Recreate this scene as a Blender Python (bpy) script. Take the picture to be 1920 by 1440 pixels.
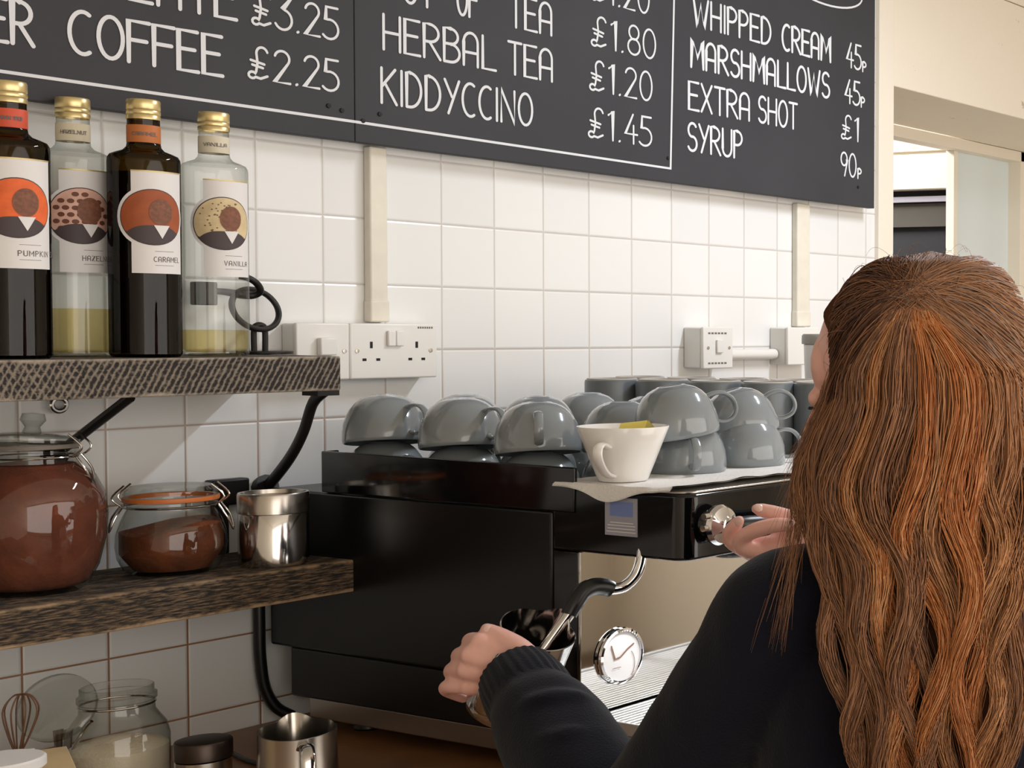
import bpy, bmesh, math, random
from math import sin, cos, pi, sqrt, radians as rad
from mathutils import Vector, Matrix, noise
S = bpy.context.scene
COL = S.collection
for o in list(bpy.data.objects):
    bpy.data.objects.remove(o)

# ------------------------------------------------------------------ camera
cam = bpy.data.objects.new('camera', bpy.data.cameras.new('camera'))
COL.objects.link(cam)
cam.data.sensor_width = 36.0
cam.data.lens = 52.434454
cam.data.shift_x = -0.6724483
cam.data.shift_y = -0.0034844
cam.data.clip_start = 0.02
Mr = ((0.41222044, -0.91100829, 0.01175647), (0.02651262, 0.024893, 0.99933849), (0.9106983, 0.41163606, -0.03441462))
CAMPOS = Vector((-1.50571101, -2.13317887, 1.49122256))
m = Matrix.Identity(4)
for i in range(3):
    m[i][0] = Mr[0][i]; m[i][1] = Mr[1][i]; m[i][2] = -Mr[2][i]; m[i][3] = CAMPOS[i]
cam.matrix_world = m
S.camera = cam

# ------------------------------------------------------------------ light and exposure
S.view_settings.view_transform = 'Standard'
S.view_settings.look = 'None'
S.view_settings.gamma = 1.0
S.view_settings.use_curve_mapping = False
S.view_settings.exposure = 0.0
W = bpy.data.worlds.new('world'); S.world = W; W.use_nodes = True
W.node_tree.nodes['Background'].inputs[0].default_value = (1.0, 0.86, 0.72, 1)
W.node_tree.nodes['Background'].inputs[1].default_value = 0.12

def area(name, loc, target, sx, sy, power, col, spread=180):
    L = bpy.data.lights.new(name, 'AREA'); L.shape = 'RECTANGLE'; L.size = sx; L.size_y = sy
    L.energy = power; L.color = col; L.spread = rad(spread)
    o = bpy.data.objects.new(name, L); COL.objects.link(o); o.location = loc
    d = Vector(target) - Vector(loc)
    o.rotation_euler = d.to_track_quat('-Z', 'Y').to_euler()
    return o
# strip lamp over the counter (long side runs out from the wall), broad fill light added behind the camera to lift the shade,
# work light under the head of the coffee machine, lamp in the back room beyond the hatch
area('counter_strip_lamp', (1.0, -1.05, 2.42), (1.0, -1.05, 0.0), 0.07, 0.55, 17.5, (0.92, 0.985, 1.09))
area('front_fill_light', (-.2, -4.36, 1.40), (-.2, 0, 1.40), 6.4, 2.4, 116, (1.0, 0.955, 0.905))
area('machine_work_light', (.36, -.70, 1.196), (.36, -.72, 0), .86, .02, 4.0, (0.92, 0.96, 1.0))
area('back_room_lamp', (1.75, 1.5, 2.6), (1.75, 1.5, 0), 0.7, 0.7, 75, (0.97, 0.98, 1.0))

# ------------------------------------------------------------------ materials
def lin(c):
    return tuple(((x / 255) / 12.92 if x / 255 <= .04045 else ((x / 255 + .055) / 1.055) ** 2.4) for x in c)
def nt(name):
    M = bpy.data.materials.new(name); M.use_nodes = True
    return M, M.node_tree.nodes, M.node_tree.links, M.node_tree.nodes['Principled BSDF']
def mat(name, rgb, rough=.5, metal=0, spec=.5, coat=0, emit=None, es=0, nscale=0, namt=0, bump=0, bscale=200, sss=0, aniso=0, sheen=0):
    M, N, L, P = nt(name)
    c = lin(rgb) + (1,)
    P.inputs['Base Color'].default_value = c
    P.inputs['Roughness'].default_value = rough
    P.inputs['Metallic'].default_value = metal
    P.inputs['Specular IOR Level'].default_value = spec
    P.inputs['Coat Weight'].default_value = coat
    P.inputs['Coat Roughness'].default_value = .06
    if sss:
        P.inputs['Subsurface Weight'].default_value = sss
        P.inputs['Subsurface Radius'].default_value = (1, .35, .2)
        P.inputs['Subsurface Scale'].default_value = .006
    if sheen:
        P.inputs['Sheen Weight'].default_value = sheen
        P.inputs['Sheen Roughness'].default_value = .5
    if emit:
        P.inputs['Emission Color'].default_value = lin(emit) + (1,)
        P.inputs['Emission Strength'].default_value = es
    if nscale:
        T = N.new('ShaderNodeTexCoord'); n = N.new('ShaderNodeTexNoise'); n.inputs['Scale'].default_value = nscale
        n.inputs['Detail'].default_value = 4
        L.new(T.outputs['Object'], n.inputs['Vector'])
        r = N.new('ShaderNodeValToRGB')
        r.color_ramp.elements[0].position = .3; r.color_ramp.elements[1].position = .7
        r.color_ramp.elements[0].color = tuple(x * (1 - namt) for x in c[:3]) + (1,)
        r.color_ramp.elements[1].color = tuple(min(1, x * (1 + namt)) for x in c[:3]) + (1,)
        L.new(n.outputs[0], r.inputs[0]); L.new(r.outputs[0], P.inputs['Base Color'])
    if bump:
        T = N.new('ShaderNodeTexCoord'); n = N.new('ShaderNodeTexNoise'); n.inputs['Scale'].default_value = bscale
        L.new(T.outputs['Object'], n.inputs['Vector'])
        b = N.new('ShaderNodeBump'); b.inputs['Strength'].default_value = bump; b.inputs['Distance'].default_value = .002
        L.new(n.outputs[0], b.inputs['Height']); L.new(b.outputs[0], P.inputs['Normal'])
    return M
def glass(name, tint, edge, gloss=1.0, blend=.35):
    """thin-walled glass: clear in the middle, tinted where the wall is seen edge on, with a mirror-like surface"""
    M, N, L, P = nt(name); N.remove(P)
    out = N['Material Output']
    lw = N.new('ShaderNodeLayerWeight'); lw.inputs['Blend'].default_value = blend
    mc = N.new('ShaderNodeMix'); mc.data_type = 'RGBA'
    mc.inputs['A'].default_value = lin(tint) + (1,); mc.inputs['B'].default_value = lin(edge) + (1,)
    L.new(lw.outputs['Facing'], mc.inputs['Factor'])
    tr = N.new('ShaderNodeBsdfTransparent'); L.new(mc.outputs['Result'], tr.inputs['Color'])
    gl = N.new('ShaderNodeBsdfGlossy'); gl.inputs['Roughness'].default_value = .03
    f2 = N.new('ShaderNodeLayerWeight'); f2.inputs['Blend'].default_value = .5
    fp = N.new('ShaderNodeMath'); fp.operation = 'POWER'; fp.inputs[1].default_value = 4.0; L.new(f2.outputs['Facing'], fp.inputs[0])
    mu = N.new('ShaderNodeMath'); mu.operation = 'MULTIPLY_ADD'; mu.inputs[1].default_value = .42 * gloss; mu.inputs[2].default_value = .05 * gloss; mu.use_clamp = True
    L.new(fp.outputs[0], mu.inputs[0])
    mx = N.new('ShaderNodeMixShader'); L.new(mu.outputs[0], mx.inputs[0]); L.new(tr.outputs[0], mx.inputs[1]); L.new(gl.outputs[0], mx.inputs[2])
    L.new(mx.outputs[0], out.inputs['Surface'])
    return M

def tile_material():
    M, N, L, P = nt('white_tile')
    T = N.new('ShaderNodeTexCoord'); sx = N.new('ShaderNodeSeparateXYZ'); L.new(T.outputs['Object'], sx.inputs[0])
    cx = N.new('ShaderNodeCombineXYZ')
    ax = N.new('ShaderNodeMath'); ax.operation = 'ADD'; ax.inputs[1].default_value = 10.2
    az = N.new('ShaderNodeMath'); az.operation = 'ADD'; az.inputs[1].default_value = 10.2 - 1.341
    L.new(sx.outputs['X'], ax.inputs[0]); L.new(sx.outputs['Z'], az.inputs[0])
    L.new(ax.outputs[0], cx.inputs['X']); L.new(az.outputs[0], cx.inputs['Y'])
    def brick(mortar, smooth):
        b = N.new('ShaderNodeTexBrick'); b.offset = 0; b.squash = 1
        b.inputs['Scale'].default_value = 1; b.inputs['Brick Width'].default_value = .102; b.inputs['Row Height'].default_value = .102
        b.inputs['Mortar Size'].default_value = mortar; b.inputs['Mortar Smooth'].default_value = smooth; b.inputs['Bias'].default_value = 0
        b.inputs['Color1'].default_value = lin((236, 236, 234)) + (1,); b.inputs['Color2'].default_value = lin((230, 230, 229)) + (1,)
        L.new(cx.outputs[0], b.inputs['Vector']); return b
    b = brick(.0014, .2); b2 = brick(.004, 1.0)
    # grout: greyer up on the wall, browner lower down behind the shelves
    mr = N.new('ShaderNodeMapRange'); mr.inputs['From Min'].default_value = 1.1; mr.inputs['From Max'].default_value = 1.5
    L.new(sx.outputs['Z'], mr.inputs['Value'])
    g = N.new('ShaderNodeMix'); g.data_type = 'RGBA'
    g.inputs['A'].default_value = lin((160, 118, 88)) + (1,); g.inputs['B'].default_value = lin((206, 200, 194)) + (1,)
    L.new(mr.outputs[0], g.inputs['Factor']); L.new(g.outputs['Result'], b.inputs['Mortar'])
    L.new(b.outputs['Color'], P.inputs['Base Color'])
    P.inputs['Roughness'].default_value = .22; P.inputs['Specular IOR Level'].default_value = .4
    n = N.new('ShaderNodeTexNoise'); n.inputs['Scale'].default_value = 9; L.new(T.outputs['Object'], n.inputs['Vector'])
    inv = N.new('ShaderNodeMath'); inv.operation = 'MULTIPLY_ADD'; inv.inputs[1].default_value = -1.0; inv.inputs[2].default_value = 1
    L.new(b2.outputs['Fac'], inv.inputs[0])
    ad = N.new('ShaderNodeMath'); ad.operation = 'MULTIPLY_ADD'; ad.inputs[1].default_value = .35
    L.new(n.outputs[0], ad.inputs[0]); L.new(inv.outputs[0], ad.inputs[2])
    bp = N.new('ShaderNodeBump'); bp.inputs['Strength'].default_value = .55; bp.inputs['Distance'].default_value = .002
    L.new(ad.outputs[0], bp.inputs['Height']); L.new(bp.outputs[0], P.inputs['Normal'])
    return M

def wood_material(name, dark, light, kerf, edge_lo, edge_hi, mid=.5):
    """rough sawn board; kerf True: slanting saw marks, else long shaggy grain. Worn, paler arrises."""
    M, N, L, P = nt(name)
    T = N.new('ShaderNodeTexCoord')
    n = N.new('ShaderNodeTexNoise'); n.inputs['Detail'].default_value = 6; n.inputs['Roughness'].default_value = .65
    mp = N.new('ShaderNodeMapping'); L.new(T.outputs['Object'], mp.inputs['Vector'])
    mp.inputs['Scale'].default_value = (60, 60, 120) if kerf else (24, 60, 230); n.inputs['Scale'].default_value = 2.2 if kerf else 2.0
    L.new(mp.outputs[0], n.inputs['Vector'])
    fac = n.outputs[0]
    if kerf:
        def wave(rot, sc, dist):
            w = N.new('ShaderNodeTexWave'); w.wave_type = 'BANDS'; w.bands_direction = 'X'; w.inputs['Scale'].default_value = sc
            w.inputs['Distortion'].default_value = dist; w.inputs['Detail'].default_value = 3; w.inputs['Detail Scale'].default_value = 1.6
            mw = N.new('ShaderNodeMapping'); mw.inputs['Rotation'].default_value = (0, rad(rot), 0); L.new(T.outputs['Object'], mw.inputs['Vector'])
            L.new(mw.outputs[0], w.inputs['Vector']); return w
        w1 = wave(-27, 46, 2.2); w2 = wave(31, 43, 2.6)
        sxx = N.new('ShaderNodeSeparateXYZ'); L.new(T.outputs['Object'], sxx.inputs[0])
        mk = N.new('ShaderNodeMapRange'); mk.inputs['From Min'].default_value = .36; mk.inputs['From Max'].default_value = .10; L.new(sxx.outputs['X'], mk.inputs['Value'])
        wm = N.new('ShaderNodeMix'); wm.data_type = 'FLOAT'; L.new(mk.outputs[0], wm.inputs['Factor'])
        av = N.new('ShaderNodeMath'); av.operation = 'MAXIMUM'; L.new(w1.outputs[1], av.inputs[0])
        a5 = N.new('ShaderNodeMath'); a5.operation = 'MULTIPLY'; a5.inputs[1].default_value = .85; L.new(w2.outputs[1], a5.inputs[0]); L.new(a5.outputs[0], av.inputs[1])
        L.new(w1.outputs[1], wm.inputs['A']); L.new(av.outputs[0], wm.inputs['B'])
        pw = N.new('ShaderNodeMath'); pw.operation = 'POWER'; pw.inputs[1].default_value = 2.2; L.new(wm.outputs['Result'], pw.inputs[0])
        mm = N.new('ShaderNodeMath'); mm.operation = 'MULTIPLY_ADD'; mm.inputs[1].default_value = .34; L.new(pw.outputs[0], mm.inputs[0])
        m3 = N.new('ShaderNodeMath'); m3.operation = 'MULTIPLY'; m3.inputs[1].default_value = .85; L.new(n.outputs[0], m3.inputs[0])
        L.new(m3.outputs[0], mm.inputs[2]); fac = mm.outputs[0]
    r = N.new('ShaderNodeValToRGB'); e = r.color_ramp.elements
    e[0].position = mid - .10; e[0].color = lin(dark) + (1,); e[1].position = mid + .16; e[1].color = lin(light) + (1,)
    L.new(fac, r.inputs[0])
    # worn arrises
    sx = N.new('ShaderNodeSeparateXYZ'); L.new(T.outputs['Object'], sx.inputs[0])
    n4 = N.new('ShaderNodeTexNoise'); n4.inputs['Scale'].default_value = 60; L.new(T.outputs['Object'], n4.inputs['Vector'])
    ma = N.new('ShaderNodeMath'); ma.operation = 'MULTIPLY_ADD'; ma.inputs[1].default_value = .012; L.new(n4.outputs[0], ma.inputs[0]); L.new(sx.outputs['Z'], ma.inputs[2])
    ab = N.new('ShaderNodeMath'); ab.operation = 'SUBTRACT'; ab.inputs[1].default_value = .0295; L.new(ma.outputs[0], ab.inputs[0])
    a2 = N.new('ShaderNodeMath'); a2.operation = 'ABSOLUTE'; L.new(ab.outputs[0], a2.inputs[0])
    mr = N.new('ShaderNodeMapRange'); mr.inputs['From Min'].default_value = edge_lo; mr.inputs['From Max'].default_value = edge_hi; L.new(a2.outputs[0], mr.inputs['Value'])
    sy = N.new('ShaderNodeMapRange'); sy.inputs['From Min'].default_value = -.190; sy.inputs['From Max'].default_value = -.206; L.new(sx.outputs['Y'], sy.inputs['Value'])
    pm = N.new('ShaderNodeMath'); pm.operation = 'MULTIPLY'; L.new(mr.outputs[0], pm.inputs[0]); L.new(sy.outputs[0], pm.inputs[1])
    mx = N.new('ShaderNodeMix'); mx.data_type = 'RGBA'; L.new(pm.outputs[0], mx.inputs['Factor']); L.new(r.outputs[0], mx.inputs['A'])
    mx.inputs['B'].default_value = lin(tuple(min(255, c * 1.12 + 14) for c in light)) + (1,)
    L.new(mx.outputs['Result'], P.inputs['Base Color']); P.inputs['Roughness'].default_value = .85
    b = N.new('ShaderNodeBump'); b.inputs['Strength'].default_value = .8; b.inputs['Distance'].default_value = .003
    L.new(fac, b.inputs['Height']); L.new(b.outputs[0], P.inputs['Normal'])
    return M

def painted_board_material():
    M, N, L, P = nt('peeling_cream_paint')
    T = N.new('ShaderNodeTexCoord')
    n = N.new('ShaderNodeTexNoise'); n.inputs['Scale'].default_value = 14; n.inputs['Detail'].default_value = 8; n.inputs['Roughness'].default_value = .7
    L.new(T.outputs['Object'], n.inputs['Vector'])
    r = N.new('ShaderNodeValToRGB'); e = r.color_ramp.elements
    e[0].position = .335; e[0].color = lin((196, 180, 150)) + (1,); e[1].position = .365; e[1].color = lin((238, 229, 212)) + (1,)
    L.new(n.outputs[0], r.inputs[0]); L.new(r.outputs[0], P.inputs['Base Color']); P.inputs['Roughness'].default_value = .6
    b = N.new('ShaderNodeBump'); b.inputs['Strength'].default_value = .35; b.inputs['Distance'].default_value = .004
    L.new(n.outputs[0], b.inputs['Height']); L.new(b.outputs[0], P.inputs['Normal'])
    return M

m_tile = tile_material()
m_cream = mat('cream_paint', (238, 229, 213), .55)
m_peel = painted_board_material()
m_white_wall = mat('white_wall', (236, 234, 228), .7)
m_floor = mat('floor', (112, 92, 74), .6, nscale=6, namt=.2)
m_ceil = mat('ceiling', (232, 224, 210), .8)
m_white_pl = mat('white_plastic', (233, 231, 226), .32)
m_trunk = mat('aged_white_plastic', (226, 220, 205), .5, nscale=30, namt=.05)
m_board = mat('blackboard', (60, 60, 64), .6, spec=.22, nscale=5, namt=.08)
m_chalk = mat('chalk_paint', (222, 224, 228), .7)
m_black_hole = mat('dark_hole', (14, 14, 15), .7)
m_shelf_up = wood_material('sawn_board_dark', (40, 35, 34), (138, 127, 113), True, .0195, .0235, .56)
m_shelf_lo = wood_material('sawn_board_brown', (34, 29, 26), (146, 120, 90), False, .0180, .0225, .545)
m_iron = mat('black_iron', (32, 29, 28), .45, .4)
m_blackpl = mat('black_plastic', (14, 14, 15), .35)
m_gold = mat('gold_cap', (226, 206, 152), .32, .8)
m_clear = glass('clear_glass', (248, 249, 247), (188, 192, 188), 1.0, .3)
m_jarglass = glass('jar_glass', (249, 250, 248), (176, 180, 174), 1.4, .3)
m_olive = glass('olive_glass', (128, 108, 34), (34, 26, 8), .6, .45)
m_syrup_dark = mat('dark_syrup', (70, 46, 18), .6, spec=.1)
m_syrup_gold = glass('pale_syrup', (245, 237, 206), (228, 214, 164), .15, .3)
m_label = mat('paper_label', (232, 229, 228), .6)
m_ink = mat('label_ink', (112, 106, 104), .7)
m_steel = mat('steel', (205, 203, 200), .12, 1.0)
m_brush = mat('brushed_steel', (190, 184, 176), .24, 1.0)
m_chrome = mat('chrome', (228, 228, 230), .04, 1.0)
m_satin = mat('satin_steel', (226, 226, 226), .38, .9)
m_mirror = mat('polished_steel', (206, 203, 198), .045, 1.0, bump=.05, bscale=6)
m_machine = mat('black_enamel', (15, 15, 17), .28, spec=.4)
m_machine_gl = mat('black_gloss', (10, 10, 13), .08, spec=.55)
m_cup = mat('grey_glaze', (132, 139, 143), .14, coat=.6)
m_tumbler = mat('dark_grey_glaze', (106, 113, 117), .3)
m_unglazed = mat('unglazed_foot', (198, 192, 184), .7)
m_whitecup = mat('white_glaze', (242, 240, 236), .16, coat=.5)
m_yellow = mat('yellow_scrap', (232, 214, 110), .5)
m_cloth = mat('white_towel', (236, 234, 230), .9, bump=.5, bscale=260)
m_cocoa = mat('cocoa_powder', (112, 58, 38), .95, nscale=40, namt=.22, bump=.6, bscale=120)
m_cocoa2 = mat('brown_powder', (104, 52, 20), .95, nscale=45, namt=.3, bump=.6, bscale=150)
m_sugar = mat('sugar', (226, 214, 192), .9, bump=.5, bscale=300)
m_rubber = mat('orange_rubber', (208, 118, 58), .45)
m_dark_lid = mat('dark_steel_lid', (66, 56, 50), .35, .8)
m_worktop = mat('wood_worktop', (128, 88, 54), .4, nscale=12, namt=.25)
m_cabinet = mat('cabinet_paint', (120, 112, 100), .6)
m_card = mat('white_card', (232, 230, 228), .6)
m_kraft = mat('pale_wood_card', (206, 180, 136), .7, nscale=20, namt=.12)
m_skin = mat('skin', (236, 184, 170), .5, sss=.12, nscale=26, namt=.07)
m_nail = mat('nail', (238, 200, 190), .25)
m_sweat = mat('navy_black_sweatshirt', (17, 18, 27), .95, spec=.12, sheen=.10, bump=.35, bscale=420)
m_jeans = mat('dark_trousers', (30, 32, 42), .9)
m_shoe = mat('black_shoe', (22, 22, 22), .6)
m_lilac = mat('grey_sash', (176, 172, 182), .5)
m_darkroom = mat('dark_void', (26, 22, 26), .7)
m_taupe = mat('dark_taupe', (74, 68, 58), .7)
m_frost = mat('pale_blue_gloss_panel', (222, 232, 234), .25)
m_sticker = mat('silver_sticker', (172, 172, 184), .35, .3)
m_sticker_b = mat('blue_print', (122, 142, 196), .5)
m_led = mat('led_digits', (200, 212, 255), .5, emit=(190, 205, 255), es=3.0)
m_dial = mat('gauge_dial', (206, 202, 200), .4)
m_rust = mat('brown_print', (120, 84, 62), .6)
m_foil = mat('gold_print', (206, 186, 130), .4, .4)

# ------------------------------------------------------------------ mesh builder
class MB:
    def __init__(s): s.v = []; s.f = []; s.m = []
    def add(s, vs, fs, m=0):
        k = len(s.v); s.v += [Vector(p) for p in vs]; s.f += [tuple(i + k for i in f) for f in fs]; s.m += [m] * len(fs); return s
    def box(s, x0, x1, y0, y1, z0, z1, m=0, R=None, c=None):
        vs = [Vector((x, y, z)) for x in (x0, x1) for y in (y0, y1) for z in (z0, z1)]
        if R is not None:
            c = Vector(c); vs = [R @ (p - c) + c for p in vs]
        return s.add(vs, [(0, 1, 3, 2), (4, 6, 7, 5), (0, 4, 5, 1), (2, 3, 7, 6), (0, 2, 6, 4), (1, 5, 7, 3)], m)
    def prism(s, poly, z0, z1, m=0):
        n = len(poly); vs = [(x, y, z0) for x, y in poly] + [(x, y, z1) for x, y in poly]
        return s.add(vs, [tuple(range(n))[::-1], tuple(range(n, 2 * n))] + [(i, (i + 1) % n, n + (i + 1) % n, n + i) for i in range(n)], m)
    def tube(s, pts, r, n=10, m=0, closed=False, ell=None, up=None):
        """sweep a round (or ell=(ru, rv) scaled) section along pts; r number or list"""
        P = [Vector(p) for p in pts]; k = len(P)
        if not hasattr(r, '__len__'): r = [r] * k
        T = []
        for i in range(k):
            a = P[(i - 1) % k] if (closed or i) else P[0]; b = P[(i + 1) % k] if (closed or i < k - 1) else P[-1]
            t = (b - a); T.append(t.normalized() if t.length > 1e-9 else Vector((0, 0, 1)))
        u = Vector(up) if up is not None else (Vector((0, 0, 1)) if abs(T[0].z) < .9 else Vector((1, 0, 0)))
        vs = []; fs = []
        for i in range(k):
            u = (u - T[i] * u.dot(T[i])).normalized(); w = T[i].cross(u)
            eu, ev = ell if ell else (1, 1)
            for j in range(n):
                a = 2 * pi * j / n; vs.append(P[i] + u * (cos(a) * r[i] * eu) + w * (sin(a) * r[i] * ev))
        for i in range(k if closed else k - 1):
            i2 = (i + 1) % k
            for j in range(n):
                j2 = (j + 1) % n; fs.append((i * n + j, i * n + j2, i2 * n + j2, i2 * n + j))
        if not closed:
            fs.append(tuple(range(n))[::-1]); fs.append(tuple((k - 1) * n + j for j in range(n)))
        return s.add(vs, fs, m)
    def lathe(s, prof, c=(0, 0, 0), n=48, R=None, m=0):
        """prof [(r, z)...]; r = 0 ends are closed to a point"""
        c = Vector(c); vs = []; rings = []
        for r, z in prof:
            if r < 1e-6: rings.append([len(vs)]); vs.append(Vector((0, 0, z)))
            else:
                rings.append(list(range(len(vs), len(vs) + n)))
                vs += [Vector((r * cos(2 * pi * j / n), r * sin(2 * pi * j / n), z)) for j in range(n)]
        fs = []
        for a, b in zip(rings, rings[1:]):
            for j in range(n):
                j2 = (j + 1) % n
                if len(a) == 1 and len(b) == 1: continue
                if len(a) == 1: fs.append((a[0], b[j2], b[j]))
                elif len(b) == 1: fs.append((a[j], a[j2], b[0]))
                else: fs.append((a[j], a[j2], b[j2], b[j]))
        if R is not None: vs = [R @ p for p in vs]
        return s.add([p + c for p in vs], fs, m)
    def ball(s, c, rx, ry=None, rz=None, R=None, n=20, m=0):
        ry = rx if ry is None else ry; rz = rx if rz is None else rz
        k = n // 2; vs = []; fs = []
        for i in range(k + 1):
            a = pi * i / k
            for j in range(n):
                b = 2 * pi * j / n; vs.append(Vector((rx * sin(a) * cos(b), ry * sin(a) * sin(b), rz * cos(a))))
        for i in range(k):
            for j in range(n):
                j2 = (j + 1) % n; fs.append((i * n + j, (i + 1) * n + j, (i + 1) * n + j2, i * n + j2))
        if R is not None: vs = [R @ p for p in vs]
        return s.add([p + Vector(c) for p in vs], fs, m)
    def grid(s, fn, nu, nv, m=0, cu=False):
        vs = [fn(i / (nu if cu else nu - 1), j / (nv - 1)) for j in range(nv) for i in range(nu)]
        fs = []
        for j in range(nv - 1):
            for i in range(nu if cu else nu - 1):
                i2 = (i + 1) % nu; fs.append((j * nu + i, j * nu + i2, (j + 1) * nu + i2, (j + 1) * nu + i))
        return s.add(vs, fs, m)

ORG = {}
def obj(name, mb, mats, parent=None, smooth=True, local=False, bevel=0, label=None, loc=None, sub=0, angle=35):
    """link one mesh object. Coordinates are world unless local; a top-level object's origin goes to loc (or its base)."""
    if not isinstance(mats, (list, tuple)): mats = [mats]
    me = bpy.data.meshes.new(name)
    if parent is None and not local:
        if loc is None:
            xs = [v.x for v in mb.v]; ys = [v.y for v in mb.v]; zs = [v.z for v in mb.v]
            loc = ((min(xs) + max(xs)) / 2, (min(ys) + max(ys)) / 2, min(zs))
        org = Vector(loc)
    elif parent is not None: org = ORG[parent.name]
    else: org = Vector((0, 0, 0))
    off = Vector((0, 0, 0)) if local else org
    me.from_pydata([tuple(v - off) for v in mb.v], [], mb.f); me.validate()
    for x in mats: me.materials.append(x)
    if len(mats) > 1 and len(me.polygons) == len(mb.m):
        me.polygons.foreach_set('material_index', mb.m)
    bm = bmesh.new(); bm.from_mesh(me); bmesh.ops.recalc_face_normals(bm, faces=bm.faces); bm.to_mesh(me); bm.free()
    o = bpy.data.objects.new(name, me); COL.objects.link(o)
    if parent is None: o.location = org
    else: o.parent = parent
    ORG[o.name] = org
    if smooth:
        me.polygons.foreach_set('use_smooth', [True] * len(me.polygons))
        try: me.set_sharp_from_angle(angle=rad(angle))
        except Exception: pass
    if bevel:
        b = o.modifiers.new('bevel', 'BEVEL'); b.width = bevel; b.segments = 3; b.limit_method = 'ANGLE'; b.angle_limit = rad(40)
    if sub:
        q = o.modifiers.new('subdivision', 'SUBSURF'); q.levels = sub; q.render_levels = sub
    if label: o['label'] = label
    return o
def tag(o, label, cat, group=None):
    o['label'] = label; o['category'] = cat
    if group: o['group'] = group
    return o
def thing(name, label, cat, loc, group=None, rotz=0):
    o = bpy.data.objects.new(name, None); COL.objects.link(o); o.location = loc; o.rotation_euler = (0, 0, rotz)
    o.empty_display_size = .05
    ORG[o.name] = Vector(loc); return tag(o, label, cat, group)
def struct(o): o['kind'] = 'structure'; return o
def dup(root, loc, rot=(0, 0, 0), label=None, group=None):
    r = root.copy(); COL.objects.link(r); r.location = loc; r.rotation_euler = rot
    if label: r['label'] = label
    if group: r['group'] = group
    for ch in list(root.children):
        c = ch.copy(); COL.objects.link(c); c.parent = r
        for g in ch.children:
            d = g.copy(); COL.objects.link(d); d.parent = c
    return r
def arc(c, r, a0, a1, n, ax=(1, 0, 0), ay=(0, 0, 1)):
    c = Vector(c); ax = Vector(ax); ay = Vector(ay)
    return [c + ax * (r * cos(a0 + (a1 - a0) * i / (n - 1))) + ay * (r * sin(a0 + (a1 - a0) * i / (n - 1))) for i in range(n)]
def smoothpath(pts, n=6):
    """Catmull-Rom through the points"""
    P = [Vector(p) for p in pts]; out = []
    for i in range(len(P) - 1):
        p0 = P[max(i - 1, 0)]; p1 = P[i]; p2 = P[i + 1]; p3 = P[min(i + 2, len(P) - 1)]
        for k in range(n):
            t = k / n
            out.append(.5 * ((2 * p1) + (p2 - p0) * t + (2 * p0 - 5 * p1 + 4 * p2 - p3) * t * t + (3 * p1 - p0 - 3 * p2 + p3) * t ** 3))
    out.append(P[-1]); return out
def lerp_list(v, k):
    out = []
    for i in range(k):
        x = i / (k - 1) * (len(v) - 1); j = min(int(x), len(v) - 2); out.append(v[j] + (v[j + 1] - v[j]) * (x - j))
    return out

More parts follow.
